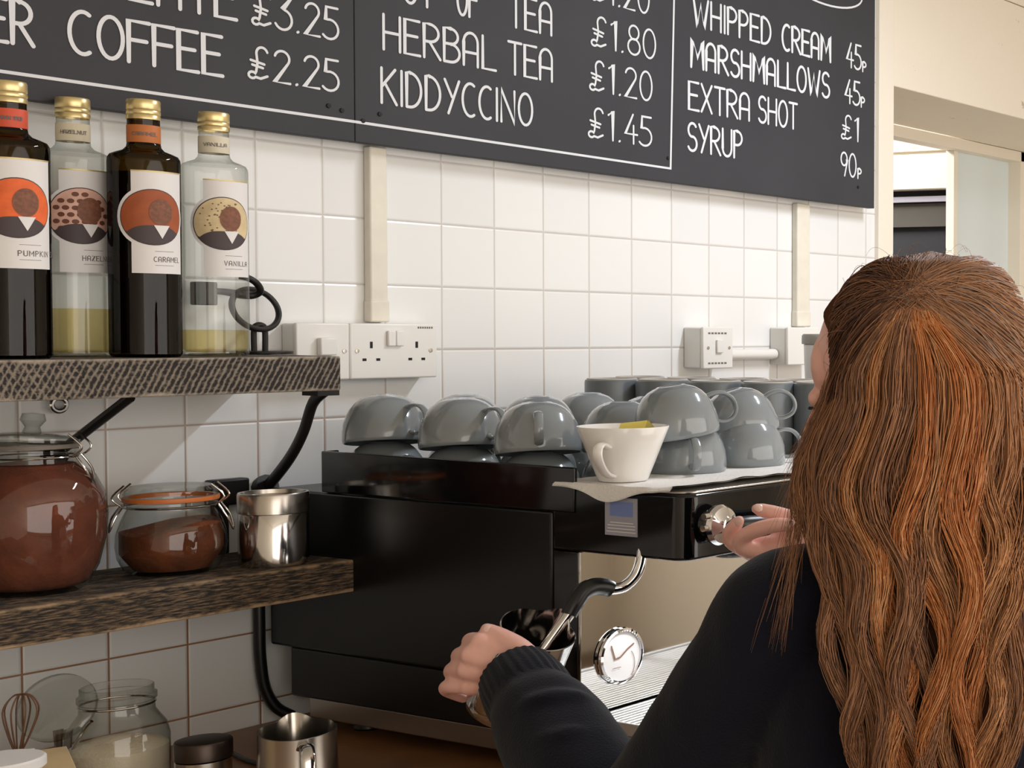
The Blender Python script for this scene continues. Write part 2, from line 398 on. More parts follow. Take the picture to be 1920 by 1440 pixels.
# ------------------------------------------------------------------ hand lettering (single-stroke capitals)
def A_(cx, cy, rx, ry, a0, a1, n=14):
    return [(cx + rx * cos(rad(a0 + (a1 - a0) * i / (n - 1))), cy + ry * sin(rad(a0 + (a1 - a0) * i / (n - 1)))) for i in range(n)]
G = {
 'A': (.50, [[(0, 0), (.0, .70)] + A_(.22, .70, .22, .30, 180, 0) + [(.44, 0)], [(0, .40), (.44, .40)]]),
 'B': (.50, [[(0, 0), (0, 1), (.2, 1)] + A_(.2, .77, .22, .23, 90, -90) + [(.0, .54)], [(.2, .54)] + A_(.2, .27, .27, .27, 90, -90) + [(0, 0)]]),
 'C': (.48, [A_(.27, .5, .27, .5, 62, 298, 22)]),
 'D': (.52, [[(0, 0), (0, 1), (.1, 1)] + A_(.1, .5, .36, .5, 90, -90, 18) + [(0, 0)]]),
 'E': (.46, [[(.42, 1), (0, 1), (0, 0), (.44, 0)], [(0, .54), (.36, .54)]]),
 'F': (.44, [[(.44, 1), (0, 1), (0, 0)], [(0, .54), (.38, .54)]]),
 'G': (.52, [A_(.27, .5, .27, .5, 60, 340, 22) + [(.52, .45), (.3, .45)]]),
 'H': (.50, [[(0, 0), (0, 1)], [(.46, 0), (.46, 1)], [(0, .5), (.46, .5)]]),
 'I': (.10, [[(.04, 0), (.04, 1)]]),
 'K': (.48, [[(0, 0), (0, 1)], [(.42, 1), (.0, .46)], [(.1, .58), (.46, 0)]]),
 'L': (.44, [[(0, 1), (0, 0), (.42, 0)]]),
 'M': (.62, [[(0, 0), (.04, 1), (.3, .38), (.54, 1), (.58, 0)]]),
 'N': (.54, [[(0, 0), (0, 1), (.48, 0), (.48, 1)]]),
 'O': (.52, [A_(.25, .5, .25, .5, 90, 450, 28)]),
 'P': (.46, [[(0, 0), (0, 1), (.16, 1)] + A_(.16, .74, .25, .26, 90, -90) + [(0, .48)]]),
 'R': (.50, [[(0, 0), (0, 1), (.16, 1)] + A_(.16, .74, .27, .26, 90, -90) + [(0, .48)], [(.16, .48), (.48, 0)]]),
 'S': (.46, [A_(.23, .75, .2, .25, 35, 250, 14) + A_(.22, .26, .22, .26, 75, -150, 14)]),
 'T': (.48, [[(0, 1), (.46, 1)], [(.23, 1), (.23, 0)]]),
 'U': (.50, [[(0, 1), (0, .3)] + A_(.23, .3, .23, .3, 180, 360) + [(.46, 1)]]),
 'V': (.50, [[(0, 1), (.23, 0), (.46, 1)]]),
 'W': (.72, [[(0, 1), (.18, 0), (.34, .8), (.5, 0), (.68, 1)]]),
 'X': (.50, [[(0, 0), (.46, 1)], [(0, 1), (.46, 0)]]),
 'Y': (.50, [[(0, 1), (.24, .5)], [(.48, 1), (.12, 0)]]),
 'Z': (.48, [[(0, 1), (.44, 1), (0, 0), (.46, 0)]]),
 '0': (.50, [A_(.23, .5, .23, .5, 90, 450, 26)]),
 '1': (.26, [[(0, .84), (.16, 1), (.16, 0)]]),
 '2': (.46, [A_(.2, .76, .2, .24, 165, -35, 14) + [(.0, 0), (.42, 0)]]),
 '3': (.44, [[(0, 1), (.38, 1), (.14, .62)] + A_(.16, .31, .25, .31, 80, -150, 14)]),
 '4': (.46, [[(.28, 1), (0, .32), (.44, .32)], [(.3, .62), (.3, 0)]]),
 '5': (.44, [[(.4, 1), (.06, 1), (.04, .58)] + A_(.16, .3, .26, .31, 105, -140, 14)]),
 '7': (.44, [[(0, 1), (.42, 1), (.14, 0)]]),
 '8': (.46, [A_(.21, .76, .18, .24, 270, 630, 20), A_(.21, .27, .22, .27, 90, 450, 20)]),
 '9': (.44, [A_(.2, .72, .2, .28, 0, 360, 20) + [(.38, .5), (.24, 0)]]),
 '.': (.16, [[(.03, .0), (.055, .02)]]),
 '£': (.60, [A_(.36, .8, .15, .2, 20, 180, 10) + [(.24, .5), (.2, .22)] + A_(.1, .1, .1, .1, 40, 330, 10) + [(.32, .02), (.5, .12)], [(.06, .56), (.42, .48)], [(.1, .42), (.38, .36)]]),
 'p': (.30, [[(0, -.12), (0, .5), (.1, .5)] + A_(.1, .34, .15, .16, 90, -90, 8) + [(0, .18)]]),
}
def text_strokes(txt, gap=.10, space=.42):
    x = 0; out = []
    for ch in txt:
        if ch == ' ': x += space; continue
        w, st = G[ch]
        for s in st: out.append([(x + px, py) for px, py in s])
        x += w + gap
    return out, x - gap
def lettering(mb, txt, x0, x1, zb, h, place, w=.0042, gap=.10, space=.42, slope=0.0):
    """write txt from x0 to x1 on baseline zb; place(s, z, lift) maps to the surface"""
    st, wd = text_strokes(txt, gap, space); k = (x1 - x0) / wd
    for s in st:
        pts = [(x0 + a * k, zb + b * h + slope * (a * k)) for a, b in s]
        stroke(mb, pts, w, place)
NS = [0]
def stroke(mb, pts, w, place0, closed=False):
    """a flat brush stroke with round ends, a hair thicker than the surface"""
    NS[0] = (NS[0] + 1) % 12; lf = [.00001 * NS[0]]
    place = lambda a, b, c: place0(a, b, c + lf[0])
    n = len(pts); L = []; Rr = []
    for i in range(n):
        a = pts[max(i - 1, 0)]; b = pts[min(i + 1, n - 1)]
        dx, dy = b[0] - a[0], b[1] - a[1]; d = math.hypot(dx, dy) or 1
        nx, ny = -dy / d, dx / d; k = 1.0
        if 0 < i < n - 1:
            e = (pts[i][0] - a[0], pts[i][1] - a[1]); q = (b[0] - pts[i][0], b[1] - pts[i][1])
            le = math.hypot(*e) or 1; lq = math.hypot(*q) or 1
            c = (e[0] * q[0] + e[1] * q[1]) / le / lq
            k = 1 / max(.45, sqrt(max(0, (1 + c) / 2)))
        L.append((pts[i][0] + nx * w / 2 * k, pts[i][1] + ny * w / 2 * k)); Rr.append((pts[i][0] - nx * w / 2 * k, pts[i][1] - ny * w / 2 * k))
    loop = L + [(pts[-1][0] + w / 2 * cos(t), pts[-1][1] + w / 2 * sin(t)) for t in [math.atan2(pts[-1][1] - pts[-2][1], pts[-1][0] - pts[-2][0]) + x for x in (.9, 0, -.9)]]
    rp = lambda i: .0006 + .000008 * i / n
    vs = [place(a[0], a[1], rp(i)) for i, a in enumerate(L)] + [place(a[0], a[1], rp(i)) for i, a in enumerate(Rr)]
    fs = [(i, i + 1, n + i + 1, n + i) for i in range(n - 1)]
    for end, base in ((0, pts[0]), (n - 1, pts[-1])):
        lf[0] += .000004
        k0 = len(vs); vs.append(place(base[0], base[1], .0006))
        o = pts[1] if end == 0 else pts[-2]
        ang = math.atan2(base[1] - o[1], base[0] - o[0])
        cap = [place(base[0] + w / 2 * cos(ang + t), base[1] + w / 2 * sin(ang + t), .0006) for t in (1.57, 1.0, .5, 0, -.5, -1.0, -1.57)]
        vs += cap; fs += [(k0, k0 + 1 + i, k0 + 2 + i) for i in range(6)]
    mb.add(vs, fs)
# ------------------------------------------------------------------ setting
struct(obj('floor', MB().box(-3.4, 3.6, -4.4, 3.2, -.1, 0), m_floor, smooth=False))
struct(obj('ceiling', MB().box(-3.4, 3.6, -4.4, 3.2, 2.7, 2.8), m_ceil, smooth=False))
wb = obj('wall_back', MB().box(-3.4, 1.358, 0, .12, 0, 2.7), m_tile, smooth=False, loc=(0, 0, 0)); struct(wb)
struct(obj('wall_left', MB().box(-3.5, -3.4, -4.4, .12, 0, 2.7), m_cream, smooth=False))
struct(obj('wall_right', MB().box(3.6, 3.7, -4.4, 3.2, 0, 2.7), m_cream, smooth=False))
struct(obj('wall_front', MB().box(-3.4, 3.6, -4.5, -4.4, 0, 2.7), m_cream, smooth=False))
struct(obj('wall_far', MB().box(-3.4, 3.6, 3.2, 3.3, 0, 2.7), m_white_wall, smooth=False))
# post, boarded wall over the hatch, wall to its right and below it
struct(obj('trim_1', MB().box(1.358, 1.415, -.012, .12, 0, 2.7), m_cream, bevel=.002))
mb = MB().box(1.415, 3.6, 0, .40, 2.058, 2.36).box(1.415, 3.6, 0.002, .40, 2.363, 2.7)
struct(obj('wall_upper', mb, m_peel, bevel=.003))
struct(obj('wall_lower', MB().box(1.415, 3.6, 0, .40, 0, 1.02), m_cream, smooth=False))
struct(obj('wall_side', MB().box(2.80, 3.6, 0, .40, 1.02, 2.058), m_cream, smooth=False))
w = thing('window_1', 'cream framed hatch window in the wall behind the person', 'window', (2.1, .42, 1.02))
del w['label'], w['category']; struct(w)
fr = MB().box(1.415, 2.72, .40, .46, 2.025, 2.058).box(1.415, 1.47, .40, .46, 1.02, 2.025).box(2.668, 2.80, .40, .46, 1.02, 2.058).box(2.33, 2.350, .43, .46, 1.05, 2.025).box(1.47, 2.668, .40, .46, 1.02, 1.05)
obj('window_frame', fr, m_cream, w, bevel=.002)
obj('pane', MB().grid(lambda u, v: Vector((2.350 + .318 * u, .446 + .003 * sin(u * 9), 1.05 + .975 * v)), 24, 2).box(2.350, 2.668, .452, .458, 1.05, 2.025), m_frost, w)
# side wall of the back room beyond: white planks over a dark doorway with a pale rail
mb = MB().box(2.347, 2.42, .46, 3.2, 1.913, 2.021).box(2.347, 2.42, .46, 3.2, 2.029, 2.7).box(2.36, 2.42, .46, 3.2, 2.021, 2.029)
struct(obj('wall_passage', mb, m_peel, bevel=.002))
dr = obj('door_1', MB().box(2.40, 2.44, .46, 3.2, 0, 1.914), m_darkroom, smooth=False); struct(dr)
obj('door_rail', MB().box(2.37, 2.40, .46, 3.2, 1.876, 1.893), m_lilac, dr)
obj('door_panel', MB().box(2.385, 2.40, .46, 3.2, 1.80, 1.872), m_taupe, dr)

# ------------------------------------------------------------------ worktop
wt = thing('worktop_counter', 'wooden worktop on a painted counter under the espresso machine', 'counter', (0, -.4, 0))
obj('worktop', MB().box(-1.6, 1.33, -.80, -.001, .862, .900), m_worktop, wt, bevel=.003)
obj('cabinet', MB().box(-1.6, 1.33, -.76, -.002, .0, .862), m_cabinet, wt, bevel=.003)

# ------------------------------------------------------------------ menu boards
BY = -.0402
def on_board(a, z, lift): return Vector((a, BY - lift, z))
def board(label, x0, x1, lines, rules, screws, battens):
    t = thing('menu_board', label, 'menu board', ((x0 + x1) / 2, 0, 1.758), 'hand lettered menu boards over the counter')
    obj('panel', MB().box(x0, x1, -.040, -.022, 1.758, 2.52), m_board, t, bevel=.0012)
    for bx in battens: obj('batten', MB().box(bx - .045, bx + .045, -.0218, -.0005, 1.764, 2.50), m_cream, t)
    for L in lines:
        for (txt, a, b, z, h, wd) in L:
            mb = MB(); lettering(mb, txt, a, b, z, h, on_board, wd); obj('lettering', mb, m_chalk, t, smooth=False)
    for R in rules:
        mb = MB(); stroke(mb, R, .0042, on_board); obj('border_line', mb, m_chalk, t, smooth=False)
    for (sx, sz) in screws:
        mb = MB().lathe([(0, .0022), (.0032, .0018), (.0036, 0)], n=14, R=Matrix.Rotation(pi / 2, 3, 'X'), c=(sx, BY, sz))
        obj('screw', mb, m_black_hole, t)
    return t
board('left menu board, dark grey with coffee prices ending 2.25, above the syrup bottles', -1.0, .0238,
      [[('ER', -.455, -.405, 1.825, .052, .0052), ('COFFEE', -.365, -.172, 1.825, .0535, .0052), ('£2.25', -.137, -.001, 1.829, .045, .0036)],
       [('LATE', -.292, -.152, 1.906, .053, .0052), ('£3.25', -.131, -.001, 1.905, .046, .0036)]],
      [[(-1.0, 1.789), (.0235, 1.788)]], [(-.018, 1.806), (.003, 1.802)], [-.7, -.15])
board('right menu board, dark grey with teas and extras, above the mugs', .0248, 1.303,
      [[('POT', .078, .160, 1.984, .053, .0045), ('OF', .203, .241, 1.984, .053, .0045), ('TEA', .304, .393, 1.984, .053, .0045), ('£1.80', .478, .633, 1.983, .053, .0038)],
       [('£1.20', .478, .617, 2.064, .053, .0038)],
       [('HERBAL', .072, .277, 1.905, .053, .0045), ('TEA', .301, .394, 1.905, .053, .0045), ('£1.20', .474, .624, 1.904, .053, .0038)],
       [('KIDDYCCINO', .068, .350, 1.823, .053, .0045), ('£1.45', .471, .622, 1.820, .053, .0038)],
       [('WHIPPED', .729, .953, 2.066, .053, .0052), ('CREAM', .986, 1.145, 2.064, .053, .0058), ('45', 1.200, 1.252, 2.064, .053, .0045), ('p', 1.257, 1.271, 2.066, .035, .004)],
       [('MARSHMALLOWS', .723, 1.141, 1.985, .053, .0055), ('45', 1.195, 1.248, 1.984, .051, .0045), ('p', 1.252, 1.266, 1.986, .035, .004)],
       [('EXTRA', .717, .889, 1.903, .053, .005), ('SHOT', .913, 1.034, 1.904, .053, .005), ('£1', 1.182, 1.247, 1.903, .053, .004)],
       [('SYRUP', .714, .867, 1.824, .053, .005), ('90', 1.181, 1.236, 1.822, .051, .0042), ('p', 1.241, 1.255, 1.825, .035, .004)]],
      [[(.0252, 1.788), (.669, 1.784), (.690, 2.52)], [(1.124 + .13 * cos(a / 20 * pi), 2.225 + .040 * sin(a / 20 * pi)) for a in range(41)]],
      [(.037, 1.791), (.065, 1.805), (.663, 1.803), (1.242, 1.801)], [.30, .85, 1.25])

# ------------------------------------------------------------------ trunking, sockets and switches on the tiles
for k, (x0, x1, z0, z1, lab) in enumerate([(.066, .096, 1.487, 1.758, 'white trunking dropping from the menu board to the double socket'), (1.066, 1.108, 1.486, 1.752, 'white trunking dropping from the menu board beside the hatch post')]):
    t = thing('cable_trunking', lab, 'trunking', ((x0 + x1) / 2, 0, z0), 'vertical trunking on the tiles')
    obj('channel', MB().box(x0, x1, -.016, -.0003, z0, z1), m_trunk, t, bevel=.003)
    obj('coupling', MB().box(x0 - .0015, x1 + .0015, -.0178, -.0003, z0, z0 + .034), m_trunk, t, bevel=.003)
def screw_head(x, y, z, par, r=.0032):
    mb = MB().lathe([(0, .001), (r, .0008), (r, 0)], n=14, R=Matrix.Rotation(pi / 2, 3, 'X'), c=(x, y, z))
    obj('screw', mb, m_brush, par)
def plate_box(t, x0, x1, z0, z1, d):
    obj('back_box', MB().box(x0 + .001, x1 - .001, -d + .008, -.0003, z0 + .001, z1 - .001), m_white_pl, t, bevel=.003)
    obj('face_plate', MB().box(x0, x1, -d, -d + .0078, z0, z1), m_white_pl, t, bevel=.0025)
t = thing('fused_spur', 'white single switched plate half hidden by the upper shelf, left of the double socket', 'switch', (-.025, 0, 1.400))
plate_box(t, -.067, .0165, 1.400, 1.485, .035)
obj('rocker_switch', MB().box(-.036, -.010, -.045, -.0352, 1.437, 1.463), m_white_pl, t, bevel=.002)
screw_head(.008, -.0352, 1.443, t)
t = thing('double_socket', 'white double wall socket right of the upper shelf end', 'socket', (.092, 0, 1.400))
plate_box(t, .0175, .167, 1.400, 1.485, .035)
for sx in (.084, .098): obj('rocker_switch', MB().box(sx - .0065, sx + .0065, -.0405, -.0352, 1.450, 1.474), m_white_pl, t, bevel=.0015)
for sx in (.052, .130):
    mb = MB().box(sx - .0022, sx + .0022, -.0354, -.034, 1.447, 1.457)
    for dx in (-.0115, .0115): mb.box(sx + dx - .0032, sx + dx + .0032, -.0354, -.034, 1.4275, 1.4315)
    obj('pin_hole', mb, m_black_hole, t, smooth=False)
screw_head(.0285, -.0352, 1.443, t); screw_head(.155, -.0352, 1.443, t)
mb = MB()
for i in range(7): mb.box(.132 + i * .004, .1345 + i * .004, -.0354, -.035, 1.4775, 1.4805)
obj('small_print', mb, m_ink, t, smooth=False)
t = thing('isolator_switch', 'white single switch box on the tiles above the grey tumblers', 'switch', (.785, 0, 1.402))
plate_box(t, .744, .827, 1.402, 1.484, .052)
obj('rocker_switch', MB().box(.778, .795, -.057, -.0522, 1.433, 1.459), m_white_pl, t, bevel=.0015)
screw_head(.757, -.0522, 1.443, t); screw_head(.816, -.0522, 1.443, t)
for zz in (1.411, 1.470):
    mb = MB()
    for i in range(6): mb.box(.757 + i * .009, .763 + i * .009, -.0525, -.052, zz, zz + .0035)
    obj('small_print', mb, m_ink, t, smooth=False)
t = thing('junction_box', 'white box at the foot of the trunking by the hatch', 'junction box', (1.06, 0, 1.405))
plate_box(t, .995, 1.095, 1.405, 1.485, .05)
obj('conduit_pipe', MB().tube([(.828, -.014, 1.428), (.994, -.014, 1.428)], .011, 16), m_white_pl, loc=(.91, -.014, 1.417))
tag(bpy.data.objects['conduit_pipe'], 'short white pipe joining the switch box to the junction box', 'pipe')

# ------------------------------------------------------------------ shelves
t = thing('wall_shelf', 'upper rough sawn shelf carrying four syrup bottles', 'shelf', (-.6, 0, 1.393), 'rough wooden wall shelves')
obj('plank', MB().box(-1.3, -.123, -.209, -.0005, 1.393, 1.440), m_shelf_up, t, bevel=.002)
br = MB().tube(smoothpath([(-.105, -.150, 1.390), (-.103, -.122, 1.372), (-.101, -.098, 1.33), (-.099, -.066, 1.292), (-.097, -.02, 1.253), (-.097, -.004, 1.245)], 6), .0085, 12, ell=(1, .75))
br.tube([(-.097, -.0008, 1.244), (-.097, -.014, 1.249)], .0165, 14)
br.box(-.128, -.096, -.168, -.135, 1.384, 1.3928)
obj('bracket', br, m_iron, t)
br = MB().tube([(-.372, -.168, 1.391), (-.371, -.02, 1.318), (-.371, -.004, 1.310)], .006, 10).tube([(-.371, -.0008, 1.308), (-.371, -.012, 1.313)], .014, 12)
obj('bracket', br, m_iron, t)
e = MB().tube(arc((-.367, -.010, 1.377), .0085, 0, 2 * pi, 25)[:-1], .0035, 10, closed=True).tube([(-.367, -.010, 1.385), (-.367, -.010, 1.3925)], .003, 8)
obj('screw_eye', e, m_steel, t)
t = thing('wall_shelf', 'lower brown rough shelf holding cocoa jars and a steel tin', 'shelf', (-.6, 0, 1.1115), 'rough wooden wall shelves')
obj('plank', MB().box(-1.3, -.093, -.209, -.0005, 1.1115, 1.1560), m_shelf_lo, t, bevel=.002)
obj('bracket', MB().box(-.172, -.150, -.010, -.0005, 1.1562, 1.228).box(-.180, -.127, -.020, -.0005, 1.226, 1.263), m_iron, t, bevel=.003)
tag(obj('rubber_hose', MB().tube(smoothpath([(-.112, -.014, 1.110), (-.112, -.014, 1.05), (-.111, -.014, 1.0), (-.106, -.016, .955), (-.094, -.022, .925), (-.075, -.03, .9085)], 8), .0078, 14), m_blackpl), 'black rubber hose hanging down the tiles under the lower shelf', 'hose')

# ------------------------------------------------------------------ syrup bottles
BA = rad(-122)
def cyl(R, z0):
    return lambda s, z, lift: Vector(((R + lift) * cos(BA + s / R), (R + lift) * sin(BA + s / R), z0 + z))
def bottle(loc, label, glassm, liquid, level, band, medal, dots, name):
    t = thing('syrup_bottle', label, 'bottle', loc, 'syrup bottles on the upper shelf')
    R = .0386
    prof = [(0, .004), (.030, .003), (.0355, 0), (R, .004), (R, .246), (R * .985, .2505), (R * .93, .2545), (.030, .2575), (.0222, .2605), (.0185, .265), (.0175, .271), (.0172, .300)]
    obj('bottle_glass', MB().lathe(prof, n=56), glassm, t, local=True)
    if liquid:
        li = [(0, .0052), (.033, .0052), (R - .0016, .009), (R - .0016, level), (0, level)]
        if level > .24: li = [(0, .0052), (.033, .0052), (R - .0016, .009), (R - .0016, .232), (0, .232)]
        obj('syrup', MB().lathe(li, n=56), liquid, t, local=True, angle=30)
    cp = [(0.0171, .2995), (.0182, .2995), (.0182, .3045), (.0176, .3055), (.0182, .3065), (.0182, .3105), (.0176, .3115), (.0182, .3125), (.0182, .3225), (.0172, .3245), (0, .3248)]
    obj('cap', MB().lathe(cp, n=48), m_gold, t, local=True)
    nb = MB().lathe([(.0178, .2700), (.0180, .2705), (.0180, .2915), (.0178, .292)], n=48)
    bo = obj('neck_band', nb, band, t, local=True)
    mb = MB(); lettering(mb, name, -.012, .016, .2785, .0042, cyl(.0182, 0), .0008); obj('lettering', mb, m_ink, bo, local=True, smooth=False)
    # wrap-round paper label with a round picture that sticks out on its left
    P = cyl(R, 0); a0, a1 = rad(-19) * R, rad(72) * R
    lb = MB().grid(lambda u, v: P(a0 + (a1 - a0) * u, .1053 + .1274 * v, .0005), 24, 4)
    c0, zc, rr = rad(15) * R, .1754, .0352
    def disc(mb, r, lift, mi=0, n=40, rings=6):
        vs = [P(c0, zc, lift)]; fs = []
        for k in range(1, rings + 1):
            for j in range(n): vs.append(P(c0 + r * k / rings * cos(2 * pi * j / n), zc + r * k / rings * sin(2 * pi * j / n), lift))
        for j in range(n): fs.append((0, 1 + j, 1 + (j + 1) % n))
        for k in range(rings - 1):
            for j in range(n): fs.append((1 + k * n + j, 1 + (k + 1) * n + j, 1 + (k + 1) * n + (j + 1) % n, 1 + k * n + (j + 1) % n))
        mb.add(vs, fs, mi)
    disc(lb, rr + .004, .0008)
    lo = obj('paper_label', lb, m_label, t, local=True)
    obj('foil_edge', MB().grid(lambda u, v: P(a0 + (a1 - a0) * u, .2318 + .0016 * v, .0009), 24, 2), m_foil, lo, local=True)
    md = MB(); disc(md, rr, .0012, 0); disc(md, rr - .0012, .0014, 1)
    for (dx, dz, r) in dots:
        n = 10; vs = [P(c0 + dx, zc + dz, .0016)] + [P(c0 + dx + r * 1.25 * cos(2 * pi * j / n), zc + dz + r * sin(2 * pi * j / n), .0016) for j in range(n)]
        md.add(vs, [(0, 1 + j, 1 + (j + 1) % n) for j in range(n)], 2)
    r = rr - .0012
    # plain abstract shapes in the printed colours: a dark lower field, a brown oval and a pale wedge
    def field(u, v):
        x = -r * .86 + 1.72 * r * u; yb = -sqrt(max(0, r * r - x * x)); yt = max(yb, -r * .30 - .0022 * abs(x / r) * 8 * (x / r) ** 2)
        return P(c0 + x, zc + yb + (yt - yb) * v, .0018)
    md.grid(field, 24, 6, 3)
    def oval(u, v):
        return P(c0 + .008 + .0128 * v * cos(2 * pi * u), zc + .0065 + .0165 * v * sin(2 * pi * u), .0021)
    md.grid(oval, 24, 5, 4, cu=True)
    def wedge(u, v):
        wv = .0085 * v; return P(c0 + .0085 - wv + 2 * wv * u, zc - .0265 + .0165 * v, .0023)
    md.grid(wedge, 6, 5, 5)
    obj('medallion', md, medal, lo, local=True)
    mb = MB(); lettering(mb, name, rad(15) * R, rad(15) * R + .0066 * len(name) * .72, .1200, .0060, P, .0009, .22)
    for zz in (.133, .1155): stroke(mb, [(rad(17) * R + k * .0015, zz) for k in range(16)], .0005, P)
    obj('lettering', mb, m_ink, lo, local=True, smooth=False)
    return t
m_edge = mat('medallion_edge', (70, 58, 58), .6); m_fdark = mat('medallion_dark', (72, 60, 62), .6); m_foval = mat('medallion_brown', (126, 78, 56), .6, nscale=260, namt=.25)
def medal(bg, dot): return [m_edge, mat('medallion_ground', bg, .6, nscale=70, namt=.12), mat('medallion_spots', dot, .6), m_fdark, m_foval, m_label]
rnd = random.Random(3)
hz = [(-.03 + .0095 * (i % 7) + (.0045 if (i // 7) % 2 else 0), -.016 + .0085 * (i // 7), .0030) for i in range(42)]
hz = [d for d in hz if math.hypot(d[0], d[1]) < .0285]
vn = [(rnd.uniform(-.027, .02), rnd.uniform(-.012, .027), .0009) for _ in range(60)]; vn = [d for d in vn if math.hypot(d[0], d[1]) < .031]
m_band = [mat('neck_band_red', (212, 84, 56), .55), mat('neck_band_cream', (214, 204, 178), .6), mat('neck_band_orange', (190, 112, 56), .55), mat('neck_band_ivory', (216, 208, 186), .6)]
bottle((-.480, -.130, 1.4402), 'dark syrup bottle with an orange picture and a red neck band', m_olive, m_syrup_dark, .25, m_band[0], medal((232, 104, 46), (240, 150, 60)), [], 'PUMPKIN SPICE')
bottle((-.372, -.058, 1.4402), 'clear bottle of hazelnut syrup, pale gold in its lowest fifth', m_clear, m_syrup_gold, .060, m_band[1], medal((222, 176, 158), (112, 66, 48)), hz, 'HAZELNUT')
bottle((-.330, -.130, 1.4402), 'dark syrup bottle with a brown picture and an orange neck band', m_olive, m_syrup_dark, .25, m_band[2], medal((160, 80, 40), (200, 120, 50)), [], 'CARAMEL')
bottle((-.2235, -.100, 1.4402), 'clear bottle of vanilla syrup, nearly empty, beside the iron ring', m_clear, m_syrup_gold, .034, m_band[3], medal((214, 192, 150), (120, 96, 70)), vn, 'VANILLA')

# ------------------------------------------------------------------ iron ring ornament
t = thing('iron_ring_ornament', 'black iron ring held by a staple on a flat base, on the shelf end', 'ornament', (-.125, -.042, 1.4402))
oy = -.042
obj('base_plate', MB().tube([(-.123, oy, 1.4404), (-.123, oy, 1.4444)], .039, 36), m_iron, t, bevel=.001)
obj('staple', MB().tube(smoothpath([(-.134, oy, 1.444), (-.134, oy, 1.474), (-.130, oy, 1.481), (-.122, oy, 1.481), (-.118, oy, 1.474), (-.118, oy, 1.444)], 5), .0038, 10), m_iron, t)
ring = [Vector((-.131 + .0405 * cos(a), oy + .012 * sin(a) + .012 * cos(a), 1.5035 + .0285 * sin(a))) for a in [2 * pi * i / 40 for i in range(40)]]
obj('ring', MB().tube(ring, .0040, 12, closed=True), m_iron, t)
hk = smoothpath([(-.158, oy - .006, 1.549), (-.148, oy - .010, 1.547), (-.136, oy - .010, 1.540), (-.128, oy - .006, 1.529), (-.134, oy + .002, 1.523), (-.150, oy + .004, 1.524), (-.170, oy + .006, 1.527), (-.190, oy + .008, 1.528)], 6)
obj('hook', MB().tube(hk, lerp_list([.004, .0046, .0046, .0046, .0052, .006, .0048, .004], len(hk)), 12), m_iron, t)
obj('block', MB().box(-.212, -.186, oy - .004, oy + .016, 1.508, 1.540), m_iron, t, bevel=.002)

# ------------------------------------------------------------------ things on the lower shelf
LZ = 1.1563
def clip_wire(t, cx, cy, z, r, ang):
    ca, sa = cos(ang), sin(ang); d = Vector((ca, sa, 0)); q = Vector((-sa, ca, 0)); c = Vector((cx, cy, z))
    mb = MB().tube([c + Vector(((r) * cos(a), (r) * sin(a), -.006)) for a in [2 * pi * i / 40 for i in range(40)]], .0013, 8, closed=True)
    for s in (-1, 1):
        mb.tube(smoothpath([c + d * (r) + q * (.012 * s) + Vector((0, 0, -.006)), c + d * (r + .010) + q * (.013 * s) + Vector((0, 0, .006)), c + d * (r - .004) + q * (.014 * s) + Vector((0, 0, .022))], 5), .0012, 8)
    mb.tube(smoothpath([c + d * (r + .001) + q * -.008 + Vector((0, 0, -.004)), c + d * (r + .012) + q * -.009 + Vector((0, 0, -.022)), c + d * (r + .017) + Vector((0, 0, -.040)), c + d * (r + .012) + q * .009 + Vector((0, 0, -.022)), c + d * (r + .001) + q * .008 + Vector((0, 0, -.004))], 6), .0013, 8)
    return mb
# big cocoa jar
jx, jy = -.446, -.100
t = thing('cocoa_jar', 'big round glass jar full of red-brown cocoa on the lower shelf', 'jar', (jx, jy, LZ))
prof = [(0, .004), (.040, .003), (.047, 0), (.056, .008), (.066, .030), (.0735, .066), (.0752, .092), (.0725, .118), (.063, .140), (.050, .152), (.0445, .157), (.0438, .166), (.0468, .168), (.0468, .173), (.043, .174)]
obj('jar_glass', MB().lathe(prof, (jx, jy, LZ), 64), m_jarglass, t)
obj('cocoa', MB().lathe([(0, .006), (.046, .006), (.055, .012), (.0645, .032), (.0718, .066), (.0734, .092), (.0708, .117), (.061, .138), (.049, .149), (.044, .155), (.02, .158), (0, .158)], (jx, jy, LZ), 64), m_cocoa, t)
Rt = Matrix.Rotation(rad(5), 3, 'Y')
obj('lid', MB().lathe([(0, .0), (.040, 0), (.0475, .002), (.0475, .007), (.040, .010), (.015, .013), (0, .013)], (jx, jy, LZ + .180), 48, R=Rt).lathe([(0, .010), (.010, .012), (.0075, .020), (.013, .028), (.011, .036), (0, .037)], (jx, jy, LZ + .180), 28, R=Rt), m_jarglass, t)
obj('rubber_seal', MB().lathe([(.042, .1745), (.047, .1745), (.047, .1795), (.042, .1795), (.042, .1745)], (jx, jy, LZ), 40), mat('grey_rubber', (120, 112, 104), .5), t)
obj('wire_clip', clip_wire(t, jx, jy, LZ + .170, .0478, rad(-50)), m_steel, t)
